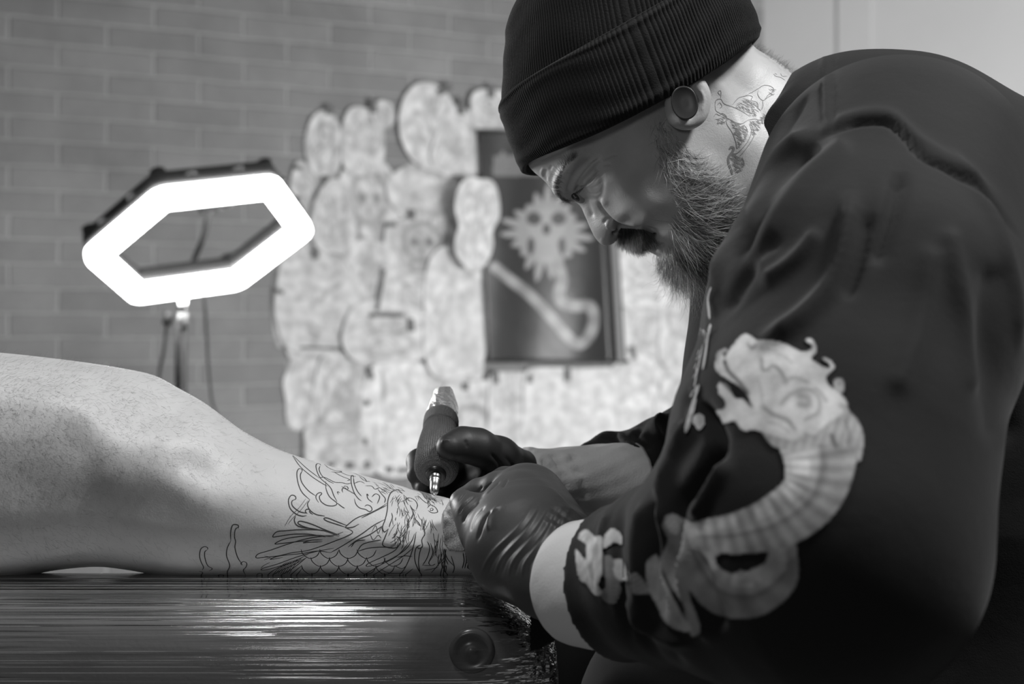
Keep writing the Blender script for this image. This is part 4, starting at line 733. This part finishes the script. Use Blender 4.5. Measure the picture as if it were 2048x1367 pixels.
# ---------------------------------------------------------------- sweatshirt
def shirt():
    vol = Vol([P(1060, 0, .8)[0], .54, .43], [.56, 1.26, 1.235+DZ], .0024); zcut = .45
    vol.chain([(1672, 262, .965, .043), (1785, 405, .97, .102), (1900, 640, .98, .130), (1890, 900, 1.0, .165), (1880, 1500, 1.02, .19), (1880, 2200, 1.05, .20)], .03)
    vol.chain([(1620, 420, .98, .072), (1560, 560, 1.0, .055), (1560, 760, 1.0, .06), (1600, 1000, 1.02, .09)], .03)
    vol.chain([(1790, 392, .82, .080), (1730, 640, .735, .078), (1660, 900, .69, .074), (1640, 1080, .665, .075)], .02)      # near upper arm
    vol.chain([(1640, 1090, .665, .075), (1500, 1115, .69, .060), (1360, 1145, .735, .0465), (1240, 1165, .775, .0395), (1170, 1168, .795, .0380), (1080, 1172, .825, .038)], .012)
    vol.chain([(1660, 500, 1.12, .09), (1560, 800, 1.16, .07)], .03)                                                       # far arm
    vol.chain([(1560, 800, 1.16, .07), (1420, 922, 1.12, .046), (1345, 942, 1.09, .037), (1310, 950, 1.065, .029), (1255, 968, 1.05, .022)], .012)
    vol.chain([(1172, 899, 1.068, .0055), (1215, 891, 1.072, .0100), (1265, 898, 1.078, .0150)], .006)
    for c in ((1335, 915, 1.08, .033), (1290, 925, 1.06, .026), (1395, 910, 1.10, .042)): vol.chain([c], .008)
    # open ends: flat cuts across the two wrists, and the neck opening
    def cut(p, d): 
        d = np.array(d, float); d /= np.linalg.norm(d); g = (vol.X-p[0])*d[0]+(vol.Y-p[1])*d[1]+(vol.Z-p[2])*d[2]; r = np.sqrt((vol.X-p[0])**2+(vol.Y-p[1])**2+(vol.Z-p[2])**2); g = np.where(r < .085, g, -1); vol.f = np.maximum(vol.f, g)
    cw = P(1244, 1164, .773); cut(cw, P(1150, 1172, .80)+[-.006, .012, 0]-P(1240, 1160, .775))
    # neck hole: remove a cone around the neck so the collar stands clear of skin
    vol.f = np.maximum(vol.f, zcut-vol.Z)
    V, Q = vol.mesh()
    V = sculpt(V, Q, [
        ([(1648, 98), (1650, 160), (1653, 260)], 7, .0018), ([(1668, 98), (1668, 170), (1668, 265)], 3, -.0012),                   # shoulder seam
        ([(1640, 275), (1700, 250), (1735, 243), (1775, 245), (1805, 268), (1845, 312), (1890, 335), (1950, 375), (2000, 425), (2060, 500)], 5.5, -.0042),
        ([(1640, 262), (1700, 235), (1775, 228), (1830, 275), (1900, 322), (2010, 410)], 12, .0022),
        ([(1640, 290), (1590, 320), (1540, 370), (1500, 440), (1470, 520)], 16, -.0080), ([(1620, 265), (1560, 310), (1510, 380), (1480, 450)], 13, .0060), ([(1680, 300), (1620, 350), (1560, 430), (1520, 520)], 20, .0045),
        ([(1800, 340), (1790, 400), (1770, 470), (1750, 530)], 16, -.0055), ([(1700, 380), (1690, 480), (1660, 570), (1600, 640), (1520, 690)], 18, .0065), ([(1740, 420), (1720, 520), (1690, 600)], 16, -.004),
        ([(1640, 460), (1590, 520), (1520, 570)], 15, .0040), ([(1560, 470), (1500, 540), (1450, 620)], 14, -.0045), ([(1440, 500), (1425, 600), (1420, 680)], 10, .004),
        ([(1590, 170), (1530, 260), (1490, 350), (1450, 450), (1428, 560)], 10, .0050), ([(1610, 190), (1560, 270), (1515, 350), (1470, 450)], 9, -.0045),
        ([(1900, 300), (1980, 420), (2030, 560), (2040, 700)], 12, .0030), ([(1985, 560), (1975, 700), (2000, 850)], 30, -.005),
        ([(1860, 520), (1840, 640), (1800, 760)], 24, .003), ([(1900, 480), (1930, 620), (1950, 760)], 20, .003),
        # elbow crook and forearm folds
        ([(1400, 800), (1425, 850), (1435, 890), (1410, 940), (1370, 980)], 13, -.0110), ([(1380, 770), (1372, 860), (1340, 940), (1325, 1000), (1330, 1080)], 13, .0060), ([(1440, 880), (1400, 960), (1360, 1000), (1345, 1080), (1350, 1160)], 12, -.0090),
        ([(1460, 920), (1420, 990), (1390, 1040)], 12, .0055), ([(1320, 990), (1305, 1060), (1305, 1150), (1330, 1240)], 10, -.0080), ([(1290, 1000), (1275, 1080), (1280, 1180), (1300, 1260)], 10, .0045),
        ([(1250, 1010), (1235, 1090), (1240, 1190), (1262, 1280)], 9, -.0040), ([(1215, 1020), (1200, 1100), (1205, 1200)], 8, .0025), ([(1260, 1180), (1300, 1250), (1380, 1290)], 9, .0045), ([(1240, 1200), (1290, 1280), (1370, 1330)], 8, -.005),
        ([(1390, 1100), (1420, 1200), (1440, 1260)], 14, -.0060), ([(1370, 1090), (1380, 1190), (1420, 1280)], 10, .0050),
        # far sleeve
        ([(1200, 870), (1230, 880), (1262, 905)], 6, -.004), ([(1290, 840), (1270, 870), (1300, 900)], 7, -.006), ([(1330, 825), (1310, 850), (1320, 880)], 8, .004), ([(1365, 850), (1340, 880), (1335, 930)], 8, -.006), ([(1240, 865), (1250, 885), (1290, 900)], 6, .004), ([(1380, 780), (1370, 850)], 10, -.006)])
    m = mat('black_cotton', .010, .85, .2, sheen=.08, bump=[(1400, .4, .0005), (30, .25, .004)])
    o = mesh_np('sweatshirt', V, Q, m, man); o['label'] = 'black sweatshirt with a pale dragon printed along the sleeve'
    return V, Q, bvh(V, Q), o
SV, SQ, ST, shirt_o = shirt()
# printed dragon: a thin layer of ink following the cloth, tone painted per point
def prints():
    def z4(x, y): return (1100+x/1.88, 640+y/1.88)
    def z8(l): return [(1120+x/4.02, 960+y/4.02) for x, y in l]
    def z7(l): return [(1400+x/3.797, 640+y/3.797) for x, y in l]
    st = 2.4; gx, gy = np.meshgrid(np.arange(1140, 1740, st), np.arange(660, 1290, st), indexing='ij'); p = np.stack([gx.ravel(), gy.ravel()], 1); tone = np.zeros(len(p)); r = np.random.default_rng(5)
    def fill(poly, t, stripe=None):
        m = inside(p, spline(poly+[poly[0]], len(poly)*6)); v = np.full(len(p), t)
        if stripe: v = t*(1+stripe[2]*np.sin((p[:, 0]*stripe[0]+p[:, 1]*stripe[1])))
        tone[m] = v[m]
    def band(path, wd, t, ns, amp=.25, edge=0):
        pl = spline(path, 60); D, u = seg_dist(p, pl); W_ = np.interp(u, np.linspace(0, 1, len(wd)), wd); m = (D < W_)
        tg = np.gradient(pl, axis=0); i = (u*59).astype(int); sd = (p[:, 0]-pl[i, 0])*tg[i, 1]-(p[:, 1]-pl[i, 1])*tg[i, 0]; side = np.sign(sd)*D/W_
        v = t*(1+amp*np.sin(u*ns+side*1.5))*(1-.30*np.exp(-((side-.1)/.14)**2))*(1+.35*(np.abs(side+.55) < .25)*(np.sin(u*ns*.33) > 0))*(.85+.3*(side < 0)); tone[m] = np.clip(v, .03, .8)[m]
    # body coils (drawn back to front)
    band([(1575, 1100), (1560, 1150), (1510, 1185), (1450, 1180), (1410, 1140), (1380, 1080), (1345, 1045)], [20, 38, 46, 50, 46, 34, 18], .30, 60, .12)
    fill([(1540,1098),(1572,1105),(1570,1140),(1530,1160),(1480,1165),(1500,1140),(1530,1125)], .38, (.5, .5, .25))
    fill([(1432, 1112), (1460, 1100), (1492, 1096), (1500, 1112), (1490, 1132), (1470, 1145), (1450, 1140), (1436, 1128)], 0)
    band([(1625, 850), (1640, 920), (1622, 990), (1560, 1040), (1480, 1065), (1400, 1070)], [78, 72, 60, 55, 42, 30], .38, 95, .22)
    fill(z8([(820,360),(850,290),(920,300),(1000,380),(1060,520),(1040,660),(1040,900),(1100,1080),(1130,1200),(1060,1240),(1000,1000),(900,850),(820,680),(830,580),(870,480)]), .24, (.15, .8, .3))
    fill(z8([(840,340),(860,290),(920,300),(960,360),(940,430),(880,410)]), .55, (.5, .5, .3))
    fill(z8([(770,590),(800,640),(830,760),(900,900),(980,1050),(1060,1190),(960,1200),(850,1130),(780,1000),(720,880),(690,720),(710,640)]), .38, (.1, 1.0, .15))
    fill(z8([(570,750),(620,740),(690,820),(720,900),(650,910),(590,900)]), .26, (.3, .6, .3))
    fill(z8([(360,600),(430,620),(480,800),(500,880),(440,990),(350,950),(330,880),(370,850)]), .20, (.5, .9, .6))
    fill(z8([(160,440),(200,405),(240,410),(290,455),(340,460),(350,600),(345,740),(310,840),(345,900),(290,920),(220,830),(160,780),(130,560),(180,600),(210,640),(225,560),(210,510),(160,480)]), .66, (.35, .25, .10))
    fill(z8([(260,560),(300,500),(320,560),(290,640)]), .45); fill(z8([(230,700),(260,660),(290,780),(270,800)]), .4)
    fill(z8([(370,440),(430,390),(500,440),(505,520),(440,500),(370,550),(350,500)]), .62); fill(z8([(440,640),(500,630),(540,700),(570,800),(480,800),(440,740)]), .62, (.8, .3, .15))
    # head of the big dragon
    fill(z7([(460,830),(700,920),(760,900),(880,880),(960,800),(1080,700),(1170,730),(1240,880),(1210,1080),(1160,960),(1130,1000),(1050,960),(900,950),(740,1000),(560,960)]), .34, (.35, .1, .16))
    fill(z7([(180,330),(230,230),(340,110),(430,150),(500,150),(620,170),(760,240),(820,240),(860,200),(800,160),(850,150),(890,230),(850,300),(960,370),(990,350),(930,290),(990,310),(1020,370),(960,430),(980,500),(1060,560),(1120,640),(1050,640),(1080,710),(960,790),(880,870),(780,850),(700,910),(560,880),(430,840),(330,840),(270,770),(190,780),(130,690),(190,680),(200,620),(150,560),(150,480),(220,500),(270,590),(330,600),(390,660),(380,600),(320,520),(230,460),(140,400),(120,330),(170,260),(210,330)]), .60)
    D = [([(200,340),(230,400),(300,470),(370,560)], 14, .06), ([(160,460),(200,500),(260,560)], 10, .05), ([(340,600),(400,660)], 10, .05), ([(470,300),(480,380),(520,380),(560,350),(620,400),(660,480)], 13, .26), ([(370,190),(400,220),(430,200)], 10, .2), ([(640,480),(720,440),(820,480)], 14, .34), ([(480,660),(560,720),(660,760),(720,830)], 16, .25), ([(760,580),(820,600),(820,650),(760,640)], 30, .28), ([(620,640),(700,560),(820,530),(900,590),(900,700),(800,760)], 14, .32), ([(450,470),(470,560),(480,660)], 9, .42), ([(880,520),(920,560),(960,620)], 10, .3), ([(560,250),(640,280),(700,330)], 9, .40), ([(1000,880),(1030,960)], 16, .08), ([(1100,760),(1130,860),(1120,940)], 9, .16), ([(520,780),(600,800),(680,850)], 10, .4)]
    for poly, w_, t in D:
        dd, _ = seg_dist(p, spline(z7(poly), 20)); k = np.exp(-(dd/(w_/3.797*1.1))**2); tone[:] = np.where(tone > 0, tone*(1-k)+t*k, tone)
    # whisker and horns outside the silhouette
    for poly, w_ in (([(1040,520),(1030,480),(1060,460),(1080,500),(1070,540)], 5), ([(140,330),(150,260),(200,230)], 4)):
        dd, _ = seg_dist(p, spline(z7(poly), 20)); tone[dd < w_] = .42
    n1, n2 = gx.shape; T = tone.reshape(n1, n2); V = np.zeros((n1*n2, 3)); ok = np.zeros(n1*n2, bool)
    for _ in range(2):
        Tp = np.pad(T, 1, mode='edge'); T = (Tp[:-2, 1:-1]+Tp[2:, 1:-1]+Tp[1:-1, :-2]+Tp[1:-1, 2:]+2*Tp[1:-1, 1:-1])/6
    tone = np.maximum(T.ravel(), .014); need = tone > .018
    for i in np.where(need)[0]:
        q, nn = shoot(ST, *p[i])
        if q is not None and q[1] < .93: V[i] = q+nn*.0007; ok[i] = True
    Q = grid_faces(n1, n2)[:, ::-1]; good = ok[Q].all(1); d = V[Q]; good &= (np.linalg.norm(d[:, 0]-d[:, 2], axis=1) < .012); Q = Q[good][:, ::-1]
    used = np.unique(Q); remap = -np.ones(len(V), int); remap[used] = np.arange(len(used))
    mesh_np('dragon_print', V[used], remap[Q], mat('screen_print', .5, .8, .2, attr='tone', bump=(1400, .4, .0005), noise=(70, .35)), shirt_o, True, tone[used])['label'] = 'pale printed dragon coiling down the sleeve'
prints()
# chest print edge seen from the side
def chest():
    VV, QQ, b, tn = [], [], 0, []
    r = np.random.default_rng(2)
    L = [([(1422, 650), (1416, 690), (1408, 740)], .0009), ([(1408, 690), (1398, 740), (1393, 760)], .0005), ([(1400, 770), (1385, 820), (1372, 865)], .0012), ([(1392, 850), (1398, 835), (1402, 860)], .0022), ([(1424, 575), (1418, 600), (1421, 640)], .0007), ([(1398, 650), (1404, 660), (1399, 672)], .0004), ([(1410, 672), (1408, 660), (1414, 668), (1412, 690)], .0004)]
    for k in range(10): y = 700+k*9; L.append(([(1404-k*1.5+r.uniform(-5, 5), y), (1400-k*1.5+r.uniform(-6, 6), y+12)], .0005))
    ribbons('chest_print', ST, [(spline(a, 8), w_) for a, w_ in L], mat('print_white', .4, .8), shirt_o, .0008, 2.5)
chest()
# ---------------------------------------------------------------- trousers, shoes, stool (below the frame)
def seat():
    vol = Vol([.0, .78, .02], [.62, 1.36, .86], .006)
    for y in (.96, 1.20):
        a, k, f = np.array([.44, y, .52]), np.array([.125 if y < 1 else .07, y, .565]), np.array([.16, y, .10])
        vol.cone(a, k, .098, .078, .03); vol.cone(k, f, .075, .055, .02)
    vol.cone(np.array([.44, .98, .53]), np.array([.44, 1.18, .53]), .12, .12, .04)
    V, Q = vol.mesh(); mesh_np('trousers', V, Q, mat('black_trousers', .012, .9, .2, bump=(1000, .3, .0005)), man)
    for y in (.96, 1.20):
        vol = Vol([-.06, y-.07, .0], [.26, y+.07, .16], .005); vol.cone(np.array([.17, y, .06]), np.array([.02, y, .045]), .048, .040, .02); vol.cone(np.array([.16, y, .06]), np.array([.16, y, .12]), .045, .045, .02); vol.f = np.maximum(vol.f, (.012-vol.Z)+0*vol.f)
        V, Q = vol.mesh(); mesh_np('shoe', V, Q, mat('shoe_black', .02, .5), man)
    st = thing('stool', 'black round stool under the seated tattooist', 'stool', (.46, 1.08, 0)); m = mat('stool_black', .02, .4)
    lathe('seat', (.46, 1.08, .33), (.46, 1.08, .40), [(0, .15), (.1, .18), (.8, .185), (1, .165)], m, st); lathe('column', (.46, 1.08, .07), (.46, 1.08, .34), [(0, .03), (1, .025)], m, st, 20)
    for k in range(5): t = k*1.2566; tube('leg', [(.46, 1.08, .09), (.46+.26*math.cos(t), 1.08+.26*math.sin(t), .05)], .016, m, st, 10); lathe('caster', (.46+.26*math.cos(t)-.01, 1.08+.26*math.sin(t), .028), (.46+.26*math.cos(t)+.01, 1.08+.26*math.sin(t), .028), [(0, .026), (1, .026)], m, st, 18)
seat()
# ---------------------------------------------------------------- gloved hands
def glove(name, label, chains, lo, hi, folds, m, k0=.004, h=.0009):
    vol = Vol(lo, hi, h)
    for pts, k in chains: vol.chain(pts, k)
    V, Q = vol.mesh(); V = sculpt(V, Q, folds); o = mesh_np(name, V, Q, m, man); o['label'] = label; return V, Q
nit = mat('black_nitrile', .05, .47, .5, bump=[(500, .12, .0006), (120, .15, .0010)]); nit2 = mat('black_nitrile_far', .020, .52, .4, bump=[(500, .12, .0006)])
pal = [([(1165, 1160, .795, .028), (1110, 1135, .82, .0285), (1050, 1085, .85, .031)], .010), ([(1050, 1085, .85, .031), (1035, 1020, .872, .021), (1040, 975, .885, .0125)], .012), ([(1100, 1100, .83, .028), (1070, 990, .885, .018)], .012),
       ([(1090, 1130, .835, .026), (1020, 1110, .858, .022), (968, 1058, .868, .0145), (944, 1024, .873, .0102), (924, 1003, .880, .0078)], .007),           # thumb
       ([(1040, 972, .885, .0125), (995, 974, .895, .0098), (958, 984, .903, .0086), (928, 998, .903, .0076)], .0025),                                   # index
       ([(1062, 968, .905, .0125), (1010, 962, .918, .0095), (965, 983, .922, .0085), (936, 1002, .922, .0075)], .0015),
       ([(1075, 975, .925, .012), (1020, 980, .942, .009), (985, 998, .945, .008), (962, 1016, .945, .0072)], .0015),
       ([(1080, 1000, .945, .011), (1030, 1005, .962, .008), (1002, 1018, .968, .007), (985, 1034, .970, .0065)], .0015),
       ([(1050, 1085, .85, .031), (1080, 1000, .925, .016)], .012)]
W = []
for k in range(9): W.append(([(1070+k*9, 1005+k*1), (1040+k*8, 1050+k*4), (985+k*11, 1105+k*3), (960+k*14, 1150)], 3.0, -.0004 if k % 2 else .0005))
for k in range(7): W.append(([(1110-k*4, 985+k*9), (1135-k*2, 1010+k*8), (1165, 1035+k*8)], 2.2, -.0005 if k % 2 else .0004))
W += [([(1010, 945), (1060, 950), (1105, 985), (1140, 1035)], 10, .0010), ([(960, 1000), (935, 1025), (925, 1045)], 2, -.0009), ([(950, 990), (928, 1010), (918, 1025)], 1.8, -.0008), ([(970, 1012), (950, 1035), (942, 1060)], 2, -.0009), ([(930, 985), (918, 1000)], 1.6, -.0006), ([(985, 1020), (968, 1040), (955, 1080)], 3, -.0012), ([(1000, 1010), (980, 1030), (975, 1060)], 4, .0010),
      ([(1000, 962), (985, 975), (975, 985)], 1.8, -.0009), ([(985, 965), (970, 978)], 1.6, -.0008), ([(965, 972), (955, 985)], 1.6, -.0008), ([(1015, 958), (1005, 975)], 2, -.0009)]
glove('glove', 'black nitrile glove pinching a folded paper towel', pal, P(885, 1230, .86)*[1, 0, 1]+[0, .755, -.02], P(1200, 900, .97)*[1, 0, 1]+[.02, .99, .01], W, nit)
palf = [([(1052, 962, 1.015, .0195), (1010, 952, 1.01, .0185), (985, 950, 1.0, .017)], .01),
        ([(1042, 942, 1.005, .0145), (998, 913, .978, .0130), (955, 893, .962, .0116), (925, 888, .955, .0108), (899, 893, .948, .0088)], .006),   # thumb
        ([(985, 940, 1.0, .016), (925, 915, 1.012, .0105), (868, 905, 1.020, .0095), (838, 922, 1.002, .0085), (836, 948, .985, .0078)], .003),
        ([(985, 950, .998, .016), (930, 945, 1.0, .0105), (880, 955, 1.004, .0095), (848, 962, .992, .0085), (852, 974, .980, .0075)], .003),
        ([(990, 958, .995, .016), (950, 965, .992, .0105), (905, 974, .992, .0092), (880, 980, .982, .0080)], .003),
        ([(1010, 965, .99, .016), (970, 985, .975, .0100), (935, 992, .965, .0085)], .003)]
glove('glove', 'black nitrile glove gripping the tattoo machine', palf, P(800, 1040, 1.0)*[1, 0, 1]+[0, .93, 0], P(1130, 830, 1.0)*[1, 0, 1]+[0, 1.055, 0],
      [([(980, 905), (1000, 930), (1000, 960)], 4, -.001), ([(1010, 912), (1030, 940), (1030, 965)], 4, -.001), ([(1030, 925), (1045, 950)], 3, .0009), ([(884, 884), (890, 880), (898, 880)], 3, .0007), ([(930, 880), (935, 895)], 3, -.0006)], nit2)
# ---------------------------------------------------------------- paper wraps round the wrists
def wrap(name, label, rings, m, fold, folds_s=(), n=220, sub=8, thick=.0012, parent=man):
    """rings: (px, py, depth, radius up, radius deep, twist)"""
    R_ = spline(np.array([list(P(*r[:3]))+list(r[3:]) for r in rings]), (len(rings)-1)*sub+1); th = np.linspace(0, 2*np.pi, n, endpoint=False); V = []
    ax = R_[-1, :3]-R_[0, :3]
    for i, r in enumerate(R_):
        t = np.gradient(R_[:, :3], axis=0)[i]; t /= np.linalg.norm(t); up = np.array([0, 0, 1.]); up -= t*(up@t); up /= np.linalg.norm(up); dp = np.cross(t, up)
        f = 1+fold*(np.sin(th*5+i*.35)+.6*np.sin(th*9-i*.5)+.4*np.sin(th*17+i*.8))*.4*(1-i/len(R_)*.6)
        V.append(r[:3]+np.outer(np.cos(th)*f*r[3], up)+np.outer(np.sin(th)*f*r[4], dp))
    V = np.vstack(V); nr = len(R_); Q = grid_faces(nr, n, True)
    c = np.repeat(R_[:, :3], n, 0); V2 = c+(V-c)*(1-thick/np.linalg.norm(V-c, axis=1))[:, None]; N = len(V); j = np.arange(n); jn = (j+1) % n; e = (nr-1)*n
    Qa = np.vstack([Q, Q[:, ::-1]+N, np.stack([j, j+N, jn+N, jn], 1), np.stack([e+j, e+jn, e+jn+N, e+j+N], 1)])
    if folds_s: V = sculpt(V, Q, folds_s); 
    VV = np.vstack([V, V2]); nn = normals(VV, Qa); 
    if ((VV[:N]-c)*nn[:N]).sum() < 0: Qa = Qa[:, ::-1]
    o = mesh_np(name, VV, Qa, m, parent); o['label'] = label; return o
tis = mat('paper_towel', .42, .9, .2, bump=[(700, .5, .0006), (60, .3, .003)])
tis2 = mat('white_paper_cuff', .72, .85, .2, bump=[(700, .3, .0005), (40, .3, .003)])
wrap('wrist_wrap', 'grey paper towel wrapped round the far wrist', [(1042, 955, 1.012, .0160, .0180), (1052, 955, 1.014, .0215, .0235), (1090, 957, 1.02, .0222, .025), (1150, 966, 1.03, .0270, .030), (1210, 972, 1.04, .0315, .034), (1262, 976, 1.048, .0335, .036)], tis, .05,
     [([(1105, 905), (1125, 940), (1130, 990)], 5, -.0022), ([(1125, 905), (1150, 940), (1160, 985)], 5, .0020), ([(1085, 915), (1095, 950), (1105, 990)], 4, -.0018), ([(1155, 905), (1140, 930), (1165, 950)], 5, -.0020), ([(1150, 940), (1165, 970), (1160, 1000)], 5, -.0015)])
wrap('wrist_wrap', 'lower layer of grey paper towel', [(1240, 985, 1.046, .0270, .031), (1270, 988, 1.05, .0270, .0320), (1293, 990, 1.052, .0268, .032)], tis, .02)
wrap('wrist_wrap', 'bright white paper cuff between glove and sleeve', [(1162, 1164, .804, .0348, .0348), (1180, 1166, .797, .0358, .0358), (1240, 1168, .776, .0366, .0366), (1310, 1164, .752, .0370, .0370)], tis2, .012)
# ================================================================== TATTOO MACHINE
def machine():
    tip = P(868, 988, .932); top = P(886, 800, 1.03); d = (top-tip)/np.linalg.norm(top-tip); L = np.linalg.norm(top-tip)
    root = thing('tattoo_machine', 'stubby tattoo machine wrapped in grey bandage held by the far gloved hand', 'tattoo machine', tip)
    at = lambda t: tip+d*L*t
    wrapm = mat('grey_bandage', .17, .9, .2, bump=[(1300, .9, .0012), (420, .6, .0012)]); steel = mat('steel', .42, .34, .6, metal=1); blk = mat('machine_black', .02, .3, .6)
    # bandage weave as real relief
    fn = lambda t, th: 1+.05*np.sin(th*30+t*330)*np.sin(th*30-t*330)
    g = [(0, .0052), (.008, .0085), (.022, .0118), (.045, .0138), (.08, .0147), (.16, .0147), (.28, .0141), (.38, .0130), (.44, .0121), (.50, .0116), (.54, .0113)]
    gt = .54*np.linspace(0, 1, 190)**1.4; gp = [(t, r) for t, r in zip(gt, np.interp(gt, [a for a, b in g], [b for a, b in g]))]
    p0 = at(.19); lathe('grip', p0, p0+d*L, gp, wrapm, root, 300, fn)
    p1 = at(.665); lathe('bandage_band', p1, p1+d*L, [(0, .0100), (.005, .0120), (.02, .0125), (.10, .0124), (.125, .0119), (.13, .0095)], wrapm, root, 120, lambda t, th: 1+.03*np.sin(th+t*30)+.012*np.sin(th*50+t*200))
    lathe('nose_ring', at(.19)-d*.0015, at(.19)+d*.004, [(0, .0035), (0, .0062), (.3, .0070), (1, .0072)], blk, root, 40)
    lathe('needle_tube', at(.015), at(.22), [(0, .0010), (.04, .0026), (.25, .0032), (.5, .0032), (.52, .0038), (.60, .0038), (.62, .0033), (.68, .0033), (.70, .0039), (.78, .0039), (.80, .0034), (1, .0034)], steel, root, 32)
    tube('needle', [at(.035), at(-.012)], .0003, steel, root, 6)
    fm = mat('bag_film', .85, .12, .8, coat=.5, trans=.55, bump=[(160, .9, .004), (500, .4, .002)])
    r = np.random.default_rng(1); V = []; n = 13; rows = 6; q0 = at(.79); _, a, b = frame(d)
    for i in range(rows):
        t = i/(rows-1); th = np.linspace(0, 2*np.pi, n, endpoint=False); rr = (.0105+.0006*math.sin(i))*(1-.25*t**3)*(1+.08*np.sin(th*3+i*.9)+r.normal(size=n)*.07)
        V.append(q0+d*(.034*t)+np.outer(np.cos(th)*rr, a)+np.outer(np.sin(th)*rr*(1-.2*t), b))
    V = np.vstack(V+[q0+d*.0325]); Q = grid_faces(rows, n, True).tolist(); e = (rows-1)*n; F = [tuple(q) for q in Q]+[(e+j, e+(j+1) % n, rows*n) for j in range(n)]
    poly_obj('bag_cover', V, F, fm, root, False)['label'] = 'crinkled clear plastic bag over the machine end'
machine()
# ================================================================== PAPER TOWEL HELD ON THE LEG
def towel():
    out = [(903, 990), (918, 1003), (930, 1020), (934, 1045), (934, 1100), (920, 1104), (897, 1100), (888, 1085), (884, 1050), (886, 1025), (894, 1012)]
    st = 2.0; gx, gy = np.meshgrid(np.arange(880, 940, st), np.arange(984, 1110, st), indexing='ij'); p = np.stack([gx.ravel(), gy.ravel()], 1); m = inside(p, out); V = np.zeros((len(p), 3)); ok = np.zeros(len(p), bool)
    for i in np.where(m)[0]:
        q, nn = shoot(LT, *p[i])
        if q is not None: V[i] = q+nn*(.0022+.0012*math.sin(p[i, 0]*.11)+.0006*math.sin(p[i, 1]*.2+p[i, 0]*.1)); ok[i] = True
    Q = grid_faces(*gx.shape)[:, ::-1]; Q = Q[ok[Q].all(1)][:, ::-1]; used = np.unique(Q); rm = -np.ones(len(V), int); rm[used] = np.arange(len(used)); V = V[used]; Q = rm[Q]; N = len(V)
    c = {}
    for q in Q.tolist():
        for a, b in zip(q, q[1:]+q[:1]): c[(a, b)] = 1
    sd = [(b, a, a+N, b+N) for (a, b) in c if (b, a) not in c]
    o = mesh_np('paper_towel', np.vstack([V, V-normals(V, Q)*.0009]), np.vstack([Q, Q[:, ::-1]+N, np.array(sd)]), mat('towel_grey', .34, .95, .1, bump=[(1500, .9, .001)], noise=(900, .35)), None)
    o.location = (0, 0, 0); return tag(o, 'small folded grey paper towel pinched against the shin by the near glove', 'paper towel')
towel()
